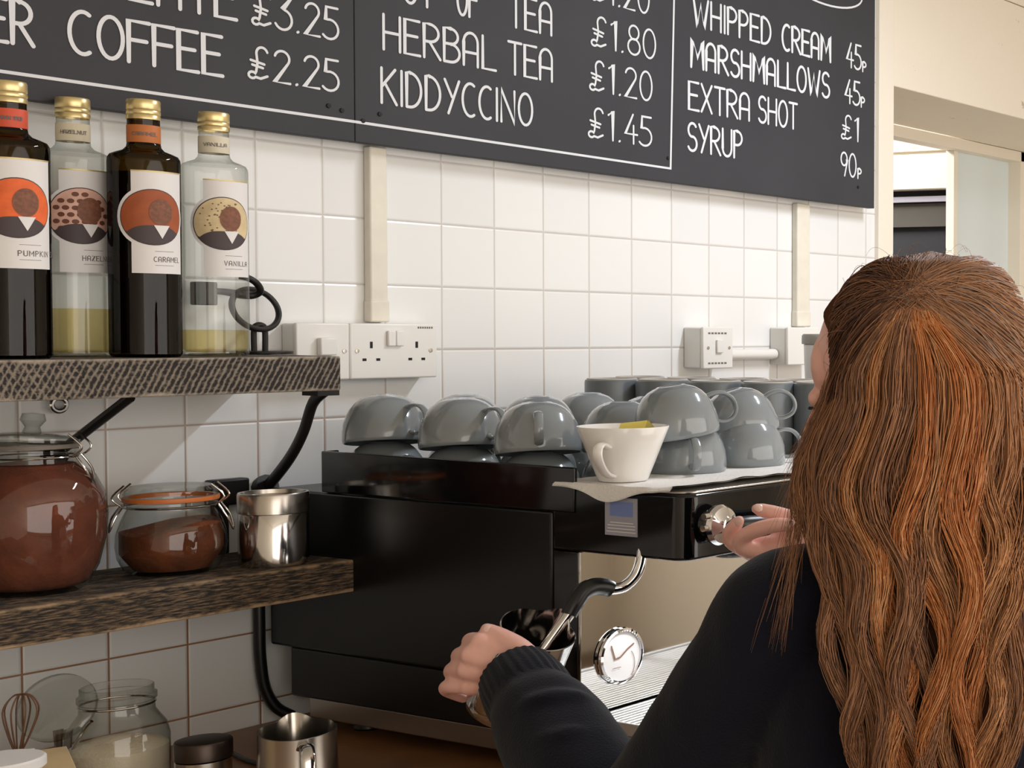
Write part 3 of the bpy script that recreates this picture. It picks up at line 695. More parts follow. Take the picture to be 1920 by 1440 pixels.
# clip-top jar
jx, jy = -.281, -.096
t = thing('clip_top_jar', 'small clip-top jar of brown powder with an orange rubber seal', 'jar', (jx, jy, LZ))
prof = [(0, .004), (.036, .003), (.044, 0), (.053, .006), (.0595, .020), (.0615, .036), (.0605, .052), (.056, .068), (.051, .079), (.0485, .084), (.0485, .089), (.0515, .090), (.0515, .0935), (.047, .0945)]
obj('jar_glass', MB().lathe(prof, (jx, jy, LZ), 64), m_jarglass, t)
def heap(u, v):
    a = 2 * pi * u; r = .0440 * v + .012 * 0; rr = .0572 * v
    return Vector((jx + rr * cos(a), jy + rr * sin(a), LZ + .060 + .010 * (1 - v) + .008 * sin(a + 2.2) * v + .004 * sin(3 * a) * v))
mb = MB().grid(heap, 40, 10, cu=True)
mb.grid(lambda u, v: Vector((jx + (.042 + (.0572 - .042) * min(1, v * 2.4)) * cos(2 * pi * u), jy + (.042 + (.0572 - .042) * min(1, v * 2.4)) * sin(2 * pi * u), LZ + .005 + v * (.055 + .008 * sin(2 * pi * u + 2.2) + .004 * sin(6 * pi * u)))), 40, 8, cu=True)
obj('powder', mb, m_cocoa2, t)
obj('rubber_seal', MB().lathe([(.0470, .0948), (.0532, .0948), (.0538, .0975), (.0532, .1004), (.0470, .1004), (.0470, .0948)], (jx, jy, LZ), 48), m_rubber, t)
obj('lid', MB().lathe([(.047, .1006), (.0515, .1006), (.0525, .104), (.0515, .109), (.046, .1135), (.030, .1145), (0, .1140)], (jx, jy, LZ), 56), m_jarglass, t)
obj('wire_clip', clip_wire(t, jx, jy, LZ + .094, .0525, rad(-45)), m_steel, t)
obj('wire_hinge', clip_wire(t, jx, jy, LZ + .094, .0525, rad(135)), m_steel, t)
# steel tin
jx, jy = -.180, -.150
t = thing('steel_tin', 'shiny steel shaker tin at the end of the lower shelf', 'tin', (jx, jy, LZ))
obj('body', MB().lathe([(0, .002), (.038, .001), (.041, 0), (.0415, .003), (.0415, .070), (.0405, .0715)], (jx, jy, LZ), 64), m_steel, t)
obj('lid', MB().lathe([(.041, .0715), (.0425, .072), (.0425, .0965), (.0415, .0985), (.0385, .0985), (.0375, .093), (.020, .0925), (0, .0935)], (jx, jy, LZ), 64), m_brush, t)
# ------------------------------------------------------------------ things standing on the worktop
CZ = .9003
jx, jy = -.404, -.190
t = thing('sugar_jar', 'open glass clip jar half full of white sugar at the back of the worktop', 'jar', (jx, jy, CZ))
prof = [(0, .004), (.042, .003), (.049, 0), (.053, .006), (.0535, .050), (.0535, .078), (.050, .092), (.042, .104), (.0385, .110), (.038, .122), (.0405, .124), (.0405, .130), (.0375, .1315), (.0375, .140), (.036, .141)]
obj('jar_glass', MB().lathe(prof, (jx, jy, CZ), 56), m_jarglass, t)
obj('sugar', MB().lathe([(0, .006), (.047, .006), (.0515, .010), (.0518, .066), (.046, .070), (.030, .075), (0, .079)], (jx, jy, CZ), 56), m_sugar, t)
Rl = Matrix.Rotation(rad(38), 3, 'Z') @ Matrix.Rotation(rad(-62), 3, 'Y')
obj('lid', MB().lathe([(0, 0), (.036, 0), (.041, .002), (.041, .008), (.036, .011), (.018, .013), (0, .013)], (jx - .048, jy + .030, CZ + .120), 40, R=Rl), m_jarglass, t)
wc = MB().tube([Vector((jx + .0385 * cos(a), jy + .0385 * sin(a), CZ + .119)) for a in [2 * pi * i / 40 for i in range(40)]], .0013, 8, closed=True)
wc.tube(smoothpath([(-0.4290, -0.1833, 1.0027), (-0.4324, -0.1765, 0.9936), (-0.4395, -0.1741, 0.9808), (-0.4469, -0.1712, 0.9655)], 5), .0022, 8)
obj('wire_clip', wc, m_steel, t)
jx, jy = -.398, -.345
t = thing('shaker_tin', 'small steel shaker with a dark flat lid between the sugar jar and the jug', 'tin', (jx, jy, CZ))
obj('body', MB().lathe([(0, .002), (.026, .001), (.0285, 0), (.0288, .003), (.0288, .070), (.027, .071), (0, .071)], (jx, jy, CZ), 48), m_brush, t)
obj('lid', MB().lathe([(.0284, .0712), (.0298, .072), (.0298, .090), (.0285, .0925), (.0265, .093), (0, .0925)], (jx, jy, CZ), 48), m_dark_lid, t)

def jug(label, loc, R3, h=.106, r0=.046, r1=.0425, spout=0.0, handle=pi, mt=None, grp='steel milk jugs'):
    """steel pitcher, local axis z; spout and handle are angles round it"""
    t = thing('milk_jug', label, 'jug', loc, grp)
    t.rotation_mode = 'QUATERNION'; t.rotation_quaternion = R3.to_quaternion()
    prof = [(0, .001, 0), (r0 * .86, .0, 0), (r0 * .97, .003, 0), (r0, .010, 0), (r0 * 1.0, .035, 0), (r0 * .975, .065, .12), (r1 * 1.0, .088, .4), (r1 * 1.0, h, 1.0), (r1 * .965, h + .0004, 1.0), (r1 * .962, .088, .4), (r0 * .94, .065, .12), (r0 * .965, .035, 0), (r0 * .93, .008, 0), (0, .005, 0)]
    n = 64; vs = []; fs = []
    for r, z, k in prof:
        for j in range(n):
            a = 2 * pi * j / n; d = (a - spout + pi) % (2 * pi) - pi
            b = k * math.exp(-(d / .30) ** 2); rr = r + .012 * b - k * .0035 * math.exp(-((abs(d) - .62) / .25) ** 2)
            zz = z + .004 * b + k * .004 * (cos(d) if k == 1.0 else 0)
            if r == 0: rr = 1e-5
            vs.append(Vector((rr * cos(a), rr * sin(a), zz)))
    for i in range(len(prof) - 1):
        for j in range(n): fs.append((i * n + j, i * n + (j + 1) % n, (i + 1) * n + (j + 1) % n, (i + 1) * n + j))
    obj('body', MB().add(vs, fs), mt or m_brush, t, local=True, angle=60)
    d = Vector((cos(handle), sin(handle), 0)); Z = Vector((0, 0, 1))
    hp = smoothpath([d * (r1 * .98) + Z * (h * .86), d * (r1 + .016) + Z * (h * .93), d * (r1 + .031) + Z * (h * .84), d * (r1 + .035) + Z * (h * .60), d * (r1 + .030) + Z * (h * .34), d * (r0 + .014) + Z * (h * .22), d * (r0 * .98) + Z * (h * .26)], 6)
    obj('handle', MB().tube(hp, .0075, 12, ell=(.35, 1.0), up=d), m_steel, t, local=True)
    return t
jug('steel milk jug standing on the worktop with its handle toward the front', (-.356, -.452, CZ), Matrix.Identity(3), .108, .0425, .0405, rad(60), rad(-116))
# whisk, teaspoons, paper pad with a white tub lid, cable
base = Vector((-0.4957, -0.1500, 0.9208)); base.z = CZ
top = Vector((-0.4857, -0.1500, 1.0439)); ax = (top - base).normalized()
t = thing('balloon_whisk', 'wire whisk standing head up at the far left of the worktop', 'whisk', base)
hd = base + ax * ((top - base).length - .075)
obj('handle', MB().tube([base, base + ax * .02, hd], [.005, .006, .0045], 12), m_steel, t)
q0 = Vector((.53, -.85, 0)); q1 = ax.cross(q0).normalized(); q0 = q1.cross(ax).normalized()
mb = MB()
for k in range(4):
    d = q0 * cos(pi * k / 4) + q1 * sin(pi * k / 4)
    mb.tube(smoothpath([hd, hd + d * .010 + ax * .025, hd + d * .0175 + ax * .055, hd + d * .010 + ax * .072, hd + ax * .075, hd - d * .010 + ax * .072, hd - d * .0175 + ax * .055, hd - d * .010 + ax * .025, hd], 5), .0009, 6)
obj('wire_loops', mb, m_rust, t)
for k, (u, lab) in enumerate([(109, 'teaspoon handle standing upright left of the sugar jar, the one nearer the whisk'), (127, 'teaspoon handle standing upright against the left side of the sugar jar')]):
    p = Vector((-0.4051, -0.0700, 0.9727)) if k == 0 else Vector((-0.3942, -0.0700, 0.9707)); b = p.copy(); b.z = CZ
    t = thing('teaspoon', lab, 'spoon', b, 'teaspoons by the sugar jar')
    obj('handle', MB().tube([b + Vector((0, 0, .02)), b + Vector((0, 0, .05)), p], [.003, .0045, .0062], 12, ell=(.25, 1.0), up=(0, 1, 0)), m_brush, t)
    obj('bowl', MB().ball(b + Vector((0, 0, .016)), .011, .004, .016), m_brush, t)
pz_ = Vector((-0.6063, -0.3722, 1.0262))
Rp = Matrix.Rotation(rad(-24), 3, 'Z') @ Matrix.Rotation(rad(6), 3, 'Y')
t = thing('card_box', 'white and pale wood coloured box at the bottom left corner of the picture', 'box', (pz_.x, pz_.y, CZ))
zt = pz_.z
obj('carton', MB().box(pz_.x - .10, pz_.x + .048, pz_.y - .04, pz_.y + .075, CZ, zt - .010, R=Matrix.Rotation(rad(-24), 3, 'Z'), c=(pz_.x, pz_.y, CZ)), m_kraft, t, bevel=.001)
obj('top_flap', MB().box(pz_.x - .10, pz_.x + .020, pz_.y - .03, pz_.y + .070, zt - .0098, zt - .006, R=Matrix.Rotation(rad(-24), 3, 'Z'), c=(pz_.x, pz_.y, CZ)), m_card, t, bevel=.001)
tag(obj('tub_lid', MB().lathe([(0, .0), (.036, 0), (.038, .002), (.038, .010), (.036, .012), (0, .012)], (pz_.x - .016, pz_.y - .004, zt - .0058), 48), m_card), 'round white lid lying on the card box', 'lid')
tag(obj('power_cable', MB().tube(smoothpath([(-0.2107, -0.0816, 0.9035), (-0.2253, -0.1326, 0.9035), (-0.2378, -0.1850, 0.9035), (-0.2408, -0.2433, 0.9035)], 6), .003, 8), m_blackpl), 'thin black cable lying behind the steel jug', 'cable')

# ------------------------------------------------------------------ espresso machine
MX, MR = -.107, .90
M_ = thing('espresso_machine', 'black espresso machine with mirror steel front under the cups', 'coffee machine', (.39, -.42, .9002))
obj('body', MB().box(MX, MR, -.587, -.030, 1.020, 1.2470), m_machine, M_, bevel=.004)
obj('lower_body', MB().box(MX + .003, MR - .003, -.586, -.070, .9495, 1.0197), m_machine, M_, bevel=.003)
obj('front_column', MB().box(MX + .002, MR - .002, -.6305, -.5872, .985, 1.197), m_machine_gl, M_, bevel=.002)
obj('base_strip', MB().box(MX + .010, MR - .01, -.82, -.100, .9200, .9493), m_brush, M_, bevel=.002)
for fx in (-.05, .84):
    for fy in (-.16, -.76):
        obj('foot', MB().lathe([(0, 0), (.018, 0), (.020, .003), (.016, .0198), (0, .0198)], (fx, fy, .9002), 24), m_blackpl, M_)
# head with rounded front corners
hp = []
for (cx, cy, a0) in ((MX + .022, -.81 + .022, 180), (MR - .022, -.81 + .022, 270)):
    hp += [(cx + .022 * cos(rad(a0 + 90 * i / 8)), cy + .022 * sin(rad(a0 + 90 * i / 8))) for i in range(9)]
hp += [(MR, -.588), (MX, -.588)]
obj('head', MB().prism(hp, 1.1975, 1.2800), m_machine_gl, M_, bevel=.004)
hp2 = [(x + (.004 if x < .3 else -.004), y + .003) for x, y in hp]
obj('top_plate', MB().prism(hp2, 1.2802, 1.2832), m_brush, M_, bevel=.001)
obj('cup_rail', MB().box(MX - .0025, MX + .0035, -.629, -.147, 1.2475, 1.3055).box(MX + .0036, MX + .022, -.152, -.147, 1.2475, 1.3055), m_machine_gl, M_, bevel=.002)
obj('splashback', MB().box(MX + .002, MR - .002, -.6345, -.6307, .985, 1.1973), m_mirror, M_, bevel=.0008)
# drip tray with a barred grille
obj('drip_tray', MB().box(MX + .006, MR - .006, -.840, -.6347, .9495, .968), m_brush, M_, bevel=.003)
gr = MB()
for i in range(20): gr.box(MX + .010, MR - .010, -.641 - i * .0096 - .0056, -.641 - i * .0096, .9682, .9840)
gr.box(MX + .008, MX + .012, -.838, -.636, .9682, .9846).box(MR - .012, MR - .008, -.838, -.636, .9682, .9846)
obj('grille', gr, m_satin, M_, bevel=.001)
lp = MB().box(MX + .008, MR - .008, -.8392, -.8345, .9684, .9860)
obj('tray_lip', lp, m_satin, M_, bevel=.001)
Ry = Matrix.Rotation(pi / 2, 3, 'X')   # lathe axis z -> -y
def facing(prof, x, y, z, n=48): return MB().lathe(prof, (x, y, z), n, R=Ry)
g = obj('pressure_gauge', facing([(0, 0), (.037, 0), (.038, .003), (.0368, .0065), (.034, .0075), (.0325, .0065), (.0322, .004)], -.041, -.6347, 1.052), m_chrome, M_)
dl = obj('dial', facing([(0, .0045), (.0321, .0044), (.0321, .003), (0, .003)], -.041, -.6347, 1.052), m_dial, g)
GP = lambda a, z, l: Vector((-.041 + a, -.6347 - .0047 - l, 1.052 + z))
mb = MB(); stroke(mb, [(-.018, .016), (-.012, -.002), (-.003, -.001)], .0022, GP); stroke(mb, [(-.003, -.001), (.010, .008), (.020, .013)], .0022, GP)
stroke(mb, [(.010 + .012 * cos(rad(a)), -.012 + .018 * sin(rad(a))) for a in range(-60, 70, 10)], .0009, GP)
stroke(mb, [(-.016, -.014), (-.002, -.014)], .0008, GP)
obj('needle', mb, m_rust, g, smooth=False)
st = obj('sticker', MB().box(MX - .0006, MX + .0002, -.7335, -.6795, 1.2235, 1.2715), m_sticker, M_, smooth=False, label='silver sticker with a blue patch and white lines')
SP = lambda a, z, l: Vector((MX - .0006 - l, a, z))
mb = MB()
for (zz, w0, w1) in ((1.240, -.7270, -.6890), (1.2365, -.7300, -.6850), (1.2325, -.7300, -.6850), (1.2285, -.7310, -.6830)):
    stroke(mb, [(w0, zz), (w1, zz)], .0012, SP)
obj('lettering', mb, m_label, st, smooth=False)
obj('print_patch', MB().box(MX - .0009, MX - .0004, -.726, -.688, 1.248, 1.2665), m_sticker_b, st, smooth=False)
# steam lever
kv = obj('steam_valve', facing([(0, 0), (.0150, 0), (.0165, .006), (.0245, .010), (.0255, .016), (.0225, .022), (.014, .026), (.010, .030), (0, .031)], -.063, -.8102, 1.2400), m_chrome, M_)
obj('pivot_pin', MB().tube([(-.092, -.826, 1.253), (-.062, -.826, 1.253)], .0042, 12).tube([(-.094, -.826, 1.239), (-.062, -.826, 1.239)], .0042, 12), m_chrome, kv)
obj('lever', MB().tube([(-.066, -.838, 1.240), (-.050, -.842, 1.240), (-.035, -.845, 1.239), (.030, -.852, 1.236), (.070, -.856, 1.234), (.074, -.856, 1.234)], [.006, .0095, .011, .0095, .0085, .004], 16), m_blackpl, kv)
# display and lit buttons
FP = lambda a, z, l: Vector((a, -.8105 - l, z))
mb = MB(); lettering(mb, '117', .098, .122, 1.2415, .013, FP, .0018, .3)
obj('display', mb, m_led, M_, smooth=False)
for bx in (.122, .137, .152):
    obj('button_light', MB().tube([Vector((bx + .0058 * cos(a), -.8115, 1.2275 + .0058 * sin(a))) for a in [2 * pi * i / 24 for i in range(24)]], .0012, 8, closed=True), m_led, M_)
# groups with portafilters (mostly behind the person)
for gx in (.28, .58):
    gp = obj('group_head', MB().lathe([(0, 0), (.034, 0), (.036, .004), (.036, .030), (.030, .040), (0, .040)], (gx, -.730, 1.1570), 36), m_chrome, M_)
    obj('portafilter', MB().lathe([(0, -.022), (.026, -.022), (.031, -.018), (.034, -.001), (0, -.001)], (gx, -.730, 1.1568), 36).tube([(gx, -.760, 1.146), (gx, -.800, 1.143), (gx, -.900, 1.134), (gx, -.915, 1.133)], [.007, .010, .0135, .008], 14), m_blackpl, gp)
# steam wand
wp = smoothpath([(-0.0992, -0.7349, 1.2143), (-0.1035, -0.7347, 1.1907), (-0.1107, -0.7322, 1.1742), (-0.1231, -0.7253, 1.1628), (-0.1397, -0.7177, 1.1621)], 6)
wd = obj('steam_wand', MB().tube(wp, .0070, 16), m_chrome, M_)
gp_ = smoothpath([(-0.1358, -0.7190, 1.1616), (-0.1435, -0.7164, 1.1652), (-0.1605, -0.7149, 1.1684), (-0.1764, -0.7142, 1.1643), (-0.1881, -0.7136, 1.1518), (-0.1957, -0.7123, 1.1394)], 6)
obj('rubber_grip', MB().tube(gp_, lerp_list([.0098, .0108, .0108, .0105, .0105, .0095], len(gp_)), 18), m_blackpl, wd)
obj('nozzle', MB().tube([(-0.1944, -0.7126, 1.1418), (-0.2041, -0.7092, 1.1290), (-0.2208, -0.7032, 1.1066), (-0.2304, -0.7000, 1.0941)], [.0074, .0074, .0072, .0060], 16), m_steel, wd)

# ------------------------------------------------------------------ jug under the steam wand, tilted in the hand
jb = Vector((-0.2510, -0.6674, 1.0288)); jr = Vector((-0.2457, -0.7190, 1.1317)); az = (jr - jb).normalized()
sd = Vector((-0.1869, -0.7063, 1.1523)) - jr; sd = (sd - az * sd.dot(az)).normalized()
R3 = Matrix((sd, az.cross(sd), az)).transposed()
jug('steel milk jug tilted under the steam wand in the left hand of the person', jb, R3, (jr - jb).length, .0450, .0425, 0.0, pi, m_steel)

# ------------------------------------------------------------------ cups
def grey_cup(loc, hang, label, tilt=(0, 0), proto=[]):
    """upside-down cappuccino cup; hang = direction of the handle, degrees in plan"""
    e = Matrix.Rotation(rad(tilt[0]), 4, Vector((cos(rad(tilt[1])), sin(rad(tilt[1])), 0))) @ Matrix.Rotation(rad(hang), 4, 'Z')
    if not proto:
        t = thing('coffee_cup', label, 'cup', (0, 0, 0), 'grey cups stacked upside down on the machine')
        out = [(.0520, .0006), (.0530, 0), (.0540, .0008), (.0547, .006), (.0546, .016), (.0530, .028), (.0498, .039), (.0450, .0490), (.0385, .0575), (.0310, .0635), (.0235, .0668), (.0200, .0678), (.0185, .0690), (.0165, .0690), (.0155, .0682), (0, .0680)]
        inn = [(0, .0630), (.020, .0615), (.030, .0575), (.040, .0485), (.0475, .0350), (.0510, .0200), (.0520, .0100), (.0520, .0006)]
        obj('bowl', MB().lathe(inn + out, n=56), m_cup, t, local=True, angle=60)
        hp = smoothpath([(.0515, 0, .013), (.062, 0, .0085), (.076, 0, .011), (.0835, 0, .022), (.0815, 0, .036), (.071, 0, .0465), (.057, 0, .0490), (.0450, 0, .0465)], 5)
        obj('handle', MB().tube(hp, .0058, 12, ell=(.52, 1.0), up=(0, 0, 1)), m_cup, t, local=True)
        proto.append(t); r = t
    else: r = dup(proto[0], (0, 0, 0), label=label)
    r.location = loc; r.rotation_euler = e.to_euler()
    return r
F0 = 1.2474; F1 = 1.2874; H = .0630
CD = -122
def hd_(a): return CD + a
cA, cB, cC, cD = (-.033, -.178), (-.036, -.338), (-.047, -.497), (.070, -.528)
grey_cup((*cA, F0), hd_(24), 'grey cup at the bottom of the pile farthest back behind the black side rail')
grey_cup((*cB, F0), hd_(22), 'grey cup at the bottom of the middle pile behind the black side rail')
grey_cup((*cC, F0), hd_(8), 'grey cup at the bottom of the pile behind the white cup, handle toward the rail')
grey_cup((*cD, F0), -32, 'grey cup under another one right behind the white cup, handle ring showing beside it')
grey_cup((*cA, F0 + H + .003), hd_(34), 'leftmost grey cup of the upper layer, upside down above the back end of the rail', (-9, -32))
grey_cup((*cB, F0 + H + .003), hd_(33), 'second grey upper cup from the left, upside down with its handle to the right', (-9, -32))
grey_cup((*cC, F0 + H + .003), hd_(-9), 'third grey upper cup from the left, upside down with its handle pointing straight forward', (-9, -32))
grey_cup((*cD, F0 + H), 40, 'grey upside-down cup whose dome rises right behind the white cup')
E_, G_ = (.070, -.643), (.190, -.645)
grey_cup((*E_, F1), hd_(-4), 'grey cup standing on the white towel under a tilted cup, right of the white cup')
grey_cup((*G_, F1), -25, 'grey cup on the white towel nearest the person, handle on its right')
grey_cup((E_[0] - .018, E_[1] - .006, F1 + .050), -28, 'grey cup tilted on top of the pile just right of the white cup', (9, -122 + 0))
grey_cup((G_[0] + .012, G_[1] + .016, F1 + .040), -40, 'grey cup leaning at the right end of the cups, nearest the head of the person', (17, -122))
for (bx, by, la, lb_) in ((.078, -.205, 'grey cup at the bottom behind the two leftmost piles', 'grey cup peeping out behind the two leftmost upper cups'),
                         (.112, -.318, 'grey cup at the bottom behind the second and third piles', 'grey cup peeping out behind the second and third upper cups'),
                         (.238, -.285, 'grey cup at the bottom in front of the leftmost grey tumbler', 'grey cup in the back row just in front of the leftmost grey tumbler'),
                         (.205, -.448, 'grey cup at the bottom behind the dome right of the white cup', 'grey cup in the back row between the dome behind the white cup and the tumblers')):
    grey_cup((bx, by, F0), 60, la); grey_cup((bx, by, F0 + H), 75, lb_)
# white cup with a yellow scrap
wx, wy, wz = -.066, -.668, F1 + .0006
t = thing('white_cup', 'white conical cup standing upright on the towel at the front of the machine', 'cup', (wx, wy, wz))
out = [(0, .002), (.026, .001), (.029, 0), (.0310, .003), (.0385, .022), (.0470, .045), (.0560, .0690), (.0556, .0702), (.0540, .0702), (.0450, .046), (.0365, .024), (.028, .008), (0, .006)]
obj('bowl', MB().lathe(out, (wx, wy, wz), 64), m_whitecup, t, angle=60)
ha = rad(CD - 36); hd3 = Vector((cos(ha), sin(ha), 0)); c0 = Vector((wx, wy, wz)); Z = Vector((0, 0, 1))
hp = smoothpath([c0 + hd3 * .0455 + Z * .046, c0 + hd3 * .062 + Z * .0505, c0 + hd3 * .0725 + Z * .0465, c0 + hd3 * .0735 + Z * .036, c0 + hd3 * .063 + Z * .022, c0 + hd3 * .048 + Z * .012, c0 + hd3 * .033 + Z * .008], 5)
obj('handle', MB().tube(hp, .0062, 12, ell=(.55, 1.0), up=(0, 0, 1)), m_whitecup, t)
ys = MB().grid(lambda u, v: Vector((wx + .000 + .030 * u - .014 * v, wy - .036 + .030 * v + .012 * u, wz + .0655 + .012 * sin(pi * u) * (1 - .4 * v) + .003 * sin(7 * u))), 14, 8)
ys.grid(lambda u, v: Vector((wx + .000 + .030 * u - .014 * v, wy - .036 + .030 * v + .012 * u, wz + .0640 + .012 * sin(pi * u) * (1 - .4 * v) + .003 * sin(7 * u))), 14, 8)
tag(obj('yellow_scrap', ys, m_yellow), 'small yellow scrap showing above the rim of the white cup', 'scrap')
# straight tumblers behind the cups
mug = None
for k, (u, D, lab) in enumerate([
    ((0.3625, -0.2076, 1.3161), 0, 'leftmost dark grey straight tumbler of the front row behind the cups'),
    ((0.3899, -0.2924, 1.3178), 0, 'second dark grey straight tumbler from the left in the front row'),
    ((0.4029, -0.3939, 1.3210), 0, 'third dark grey straight tumbler from the left in the front row'),
    ((0.4227, -0.4859, 1.3233), 0, 'fourth dark grey straight tumbler, behind the leaning cup'),
    ((0.4660, -0.5574, 1.3237), 0, 'dark grey straight tumbler of the front row beside the hair of the person'),
    ((0.4571, -0.1747, 1.3097), 0, 'grey tumbler in the back row behind the first and second front tumblers'),
    ((0.4862, -0.2632, 1.3115), 0, 'grey tumbler in the back row behind the second and third front tumblers'),
    ((0.5080, -0.3597, 1.3139), 0, 'grey tumbler in the back row behind the third and fourth front tumblers'),
    ((0.5204, -0.4598, 1.3170), 0, 'grey tumbler in the back row nearest the hair of the person')]):
    loc = (u[0], u[1], F0)
    if mug is None:
        mug = thing('straight_tumbler', lab, 'tumbler', loc, 'dark grey tumblers upside down behind the cups')
        obj('wall', MB().lathe([(.0400, .001), (.0405, 0), (.0425, .001), (.0430, .006), (.0430, .1440), (.0420, .1475), (.0395, .1485), (.039, .147), (0, .1465)], n=48), m_tumbler, mug, local=True)
        obj('foot_ring', MB().lathe([(.0392, .1472), (.0394, .1500), (.0375, .1505), (.0360, .1500), (.0358, .1472)], n=48), m_unglazed, mug, local=True)
    else: dup(mug, loc, label=lab)
tl = Vector((0.8163, -0.3000, 1.3976))
t = thing('lidded_tub', 'white tub with a grey lid behind the face of the person', 'tub', (tl.x, tl.y, F0))
obj('tub', MB().lathe([(0, .001), (.040, 0), (.042, .003), (.049, .205), (.047, .206), (.040, .004), (0, .003)], (tl.x, tl.y, F0), 48), m_white_pl, t)
obj('lid', MB().lathe([(.0472, .2062), (.0525, .2062), (.0530, .210), (.0525, .222), (.050, .2255), (0, .2265)], (tl.x, tl.y, F0), 48), mat('grey_lid', (150, 148, 142), .45), t)
obj('clip', MB().box(tl.x - .058, tl.x - .046, tl.y - .034, tl.y - .008, F0 + .150, F0 + .186), m_blackpl, t, bevel=.003)
# towel over the machine top
def towel(u, v, lift=0):
    x = -.1235 + .80 * u; y = -.596 - .197 * v - .010 * noise.noise(Vector((u * 3, 8, 1))) * v - .006 * noise.noise(Vector((u * 9, 3, 1))) * v
    z = 1.2846 + lift + .0013 * (1 + noise.noise(Vector((x * 30, y * 30, 2)))) * .8
    front = max(0, (v - .86) / .14); z += .003 * front * (1 + noise.noise(Vector((x * 22, 4, 4))))
    if x < -.1065:
        k = (-.1065 - x) / .017; z -= (.004 + .016 * math.exp(-((y + .690) / .04) ** 2)) * k ** 1.2; x = -.1085 - .006 * k
    return Vector((x, y, z))
mb = MB().grid(lambda u, v: towel(u, v), 150, 36).grid(lambda u, v: towel(u, v, .0015), 150, 36)
tag(obj('tea_towel', mb, m_cloth), 'white towel spread on top of the espresso machine under the front cups', 'towel')
# ------------------------------------------------------------------ the person
def baked(mb, voxel, iters, fac=.5):
    """fuse overlapping solids into one continuous skin"""
    me = bpy.data.meshes.new('tmp'); me.from_pydata([tuple(v) for v in mb.v], [], mb.f); me.validate()
    o = bpy.data.objects.new('tmp', me); COL.objects.link(o)
    r = o.modifiers.new('r', 'REMESH'); r.mode = 'VOXEL'; r.voxel_size = voxel
    s = o.modifiers.new('s', 'SMOOTH'); s.factor = fac; s.iterations = iters
    dg = bpy.context.evaluated_depsgraph_get(); dg.update()
    ev = bpy.data.meshes.new_from_object(o.evaluated_get(dg))
    out = MB(); out.v = [v.co.copy() for v in ev.vertices]; out.f = [tuple(p.vertices) for p in ev.polygons]; out.m = [0] * len(out.f)
    bpy.data.objects.remove(o); bpy.data.meshes.remove(me); bpy.data.meshes.remove(ev)
    return out
def loft(mb, secs, lb, fb, n=36):
    """stack of ellipses: (centre, half width along lb, half depth along fb)"""
    vs = []; fs = []
    for c, a, b in secs:
        for j in range(n):
            q = 2 * pi * j / n; vs.append(Vector(c) + lb * (a * cos(q)) + fb * (b * sin(q)))
    for i in range(len(secs) - 1):
        for j in range(n): fs.append((i * n + j, i * n + (j + 1) % n, (i + 1) * n + (j + 1) % n, (i + 1) * n + j))
    fs.append(tuple(range(n))[::-1]); fs.append(tuple((len(secs) - 1) * n + j for j in range(n)))
    mb.add(vs, fs)
def limb(mb, nodes, n=20, k=5):
    """nodes [(point, radius)...]: a tapering round limb"""
    P = smoothpath([p for p, r in nodes], k); R = lerp_list([r for p, r in nodes], len(P))
    mb.tube(P, R, n); mb.ball(P[0], R[0], n=n); mb.ball(P[-1], R[-1], n=n)
UP = Vector((0, 0, 1))
HC = Vector((-0.2932, -1.2991, 1.4218))
RC = Vector((.4122, -.9110, 0)).normalized(); NC = Vector((-.911, -.4122, 0)).normalized()   # across and out of the back of the head
fb = Vector((.5, .866, 0)); lb = Vector((-.866, .5, 0))                                      # the way the body faces, and its left
S0 = HC + NC * -.045 + UP * -.185
P_ = thing('person', 'person with long wavy auburn hair in a dark sweatshirt, back turned, frothing milk', 'person', (S0.x, S0.y, 0))
fy, ft = rad(-6), rad(9)
f0 = Vector((sin(fy), cos(fy), 0)); hf = (f0 * cos(ft) - UP * sin(ft)); hl = Vector((-cos(fy), sin(fy), 0)); hu = hl.cross(hf) * -1
if hu.z < 0: hu = -hu
Rh = Matrix((hl, hf, hu)).transposed()
HB = HC - RC * .022 + UP * .012
body = MB()
# head: skull, jaw, brow, nose, lips, ears
body.ball(HB + hu * .030 - hf * .006, .074, .094, .088, R=Rh, n=36)
body.ball(HB - hu * .040 + hf * .030, .056, .062, .070, R=Rh, n=28)
body.ball(HB - hu * .092 + hf * .070, .022, .020, .018, R=Rh, n=18)
body.ball(HB + hu * .026 + hf * .066, .052, .0255, .044, R=Rh, n=24)
for s in (-1, 1):
    body.ball(HB - hu * .030 + hf * .062 + hl * (s * .034), .024, .024, .024, R=Rh, n=18)
    body.ball(HB - hu * .001 + hf * .0800 + hl * (s * .032), .0150, .0112, .0112, R=Rh, n=16)
    body.ball(HB - hu * .010 - hf * .002 + hl * (s * .078), .008, .018, .030, R=Rh, n=18)
body.tube([HB + hu * .006 + hf * .092, HB - hu * .018 + hf * .106, HB - hu * .032 + hf * .114, HB - hu * .040 + hf * .104], [.007, .009, .0115, .009], 14)
body.ball(HB - hu * .062 + hf * .092, .022, .010, .006, R=Rh, n=16); body.ball(HB - hu * .072 + hf * .089, .020, .010, .007, R=Rh, n=16)
limb(body, [(HB - hu * .030 - hf * .012, .056), (HC - UP * .115 - NC * .020, .054), (S0 + UP * .035, .060), (S0 - UP * .02, .075)])
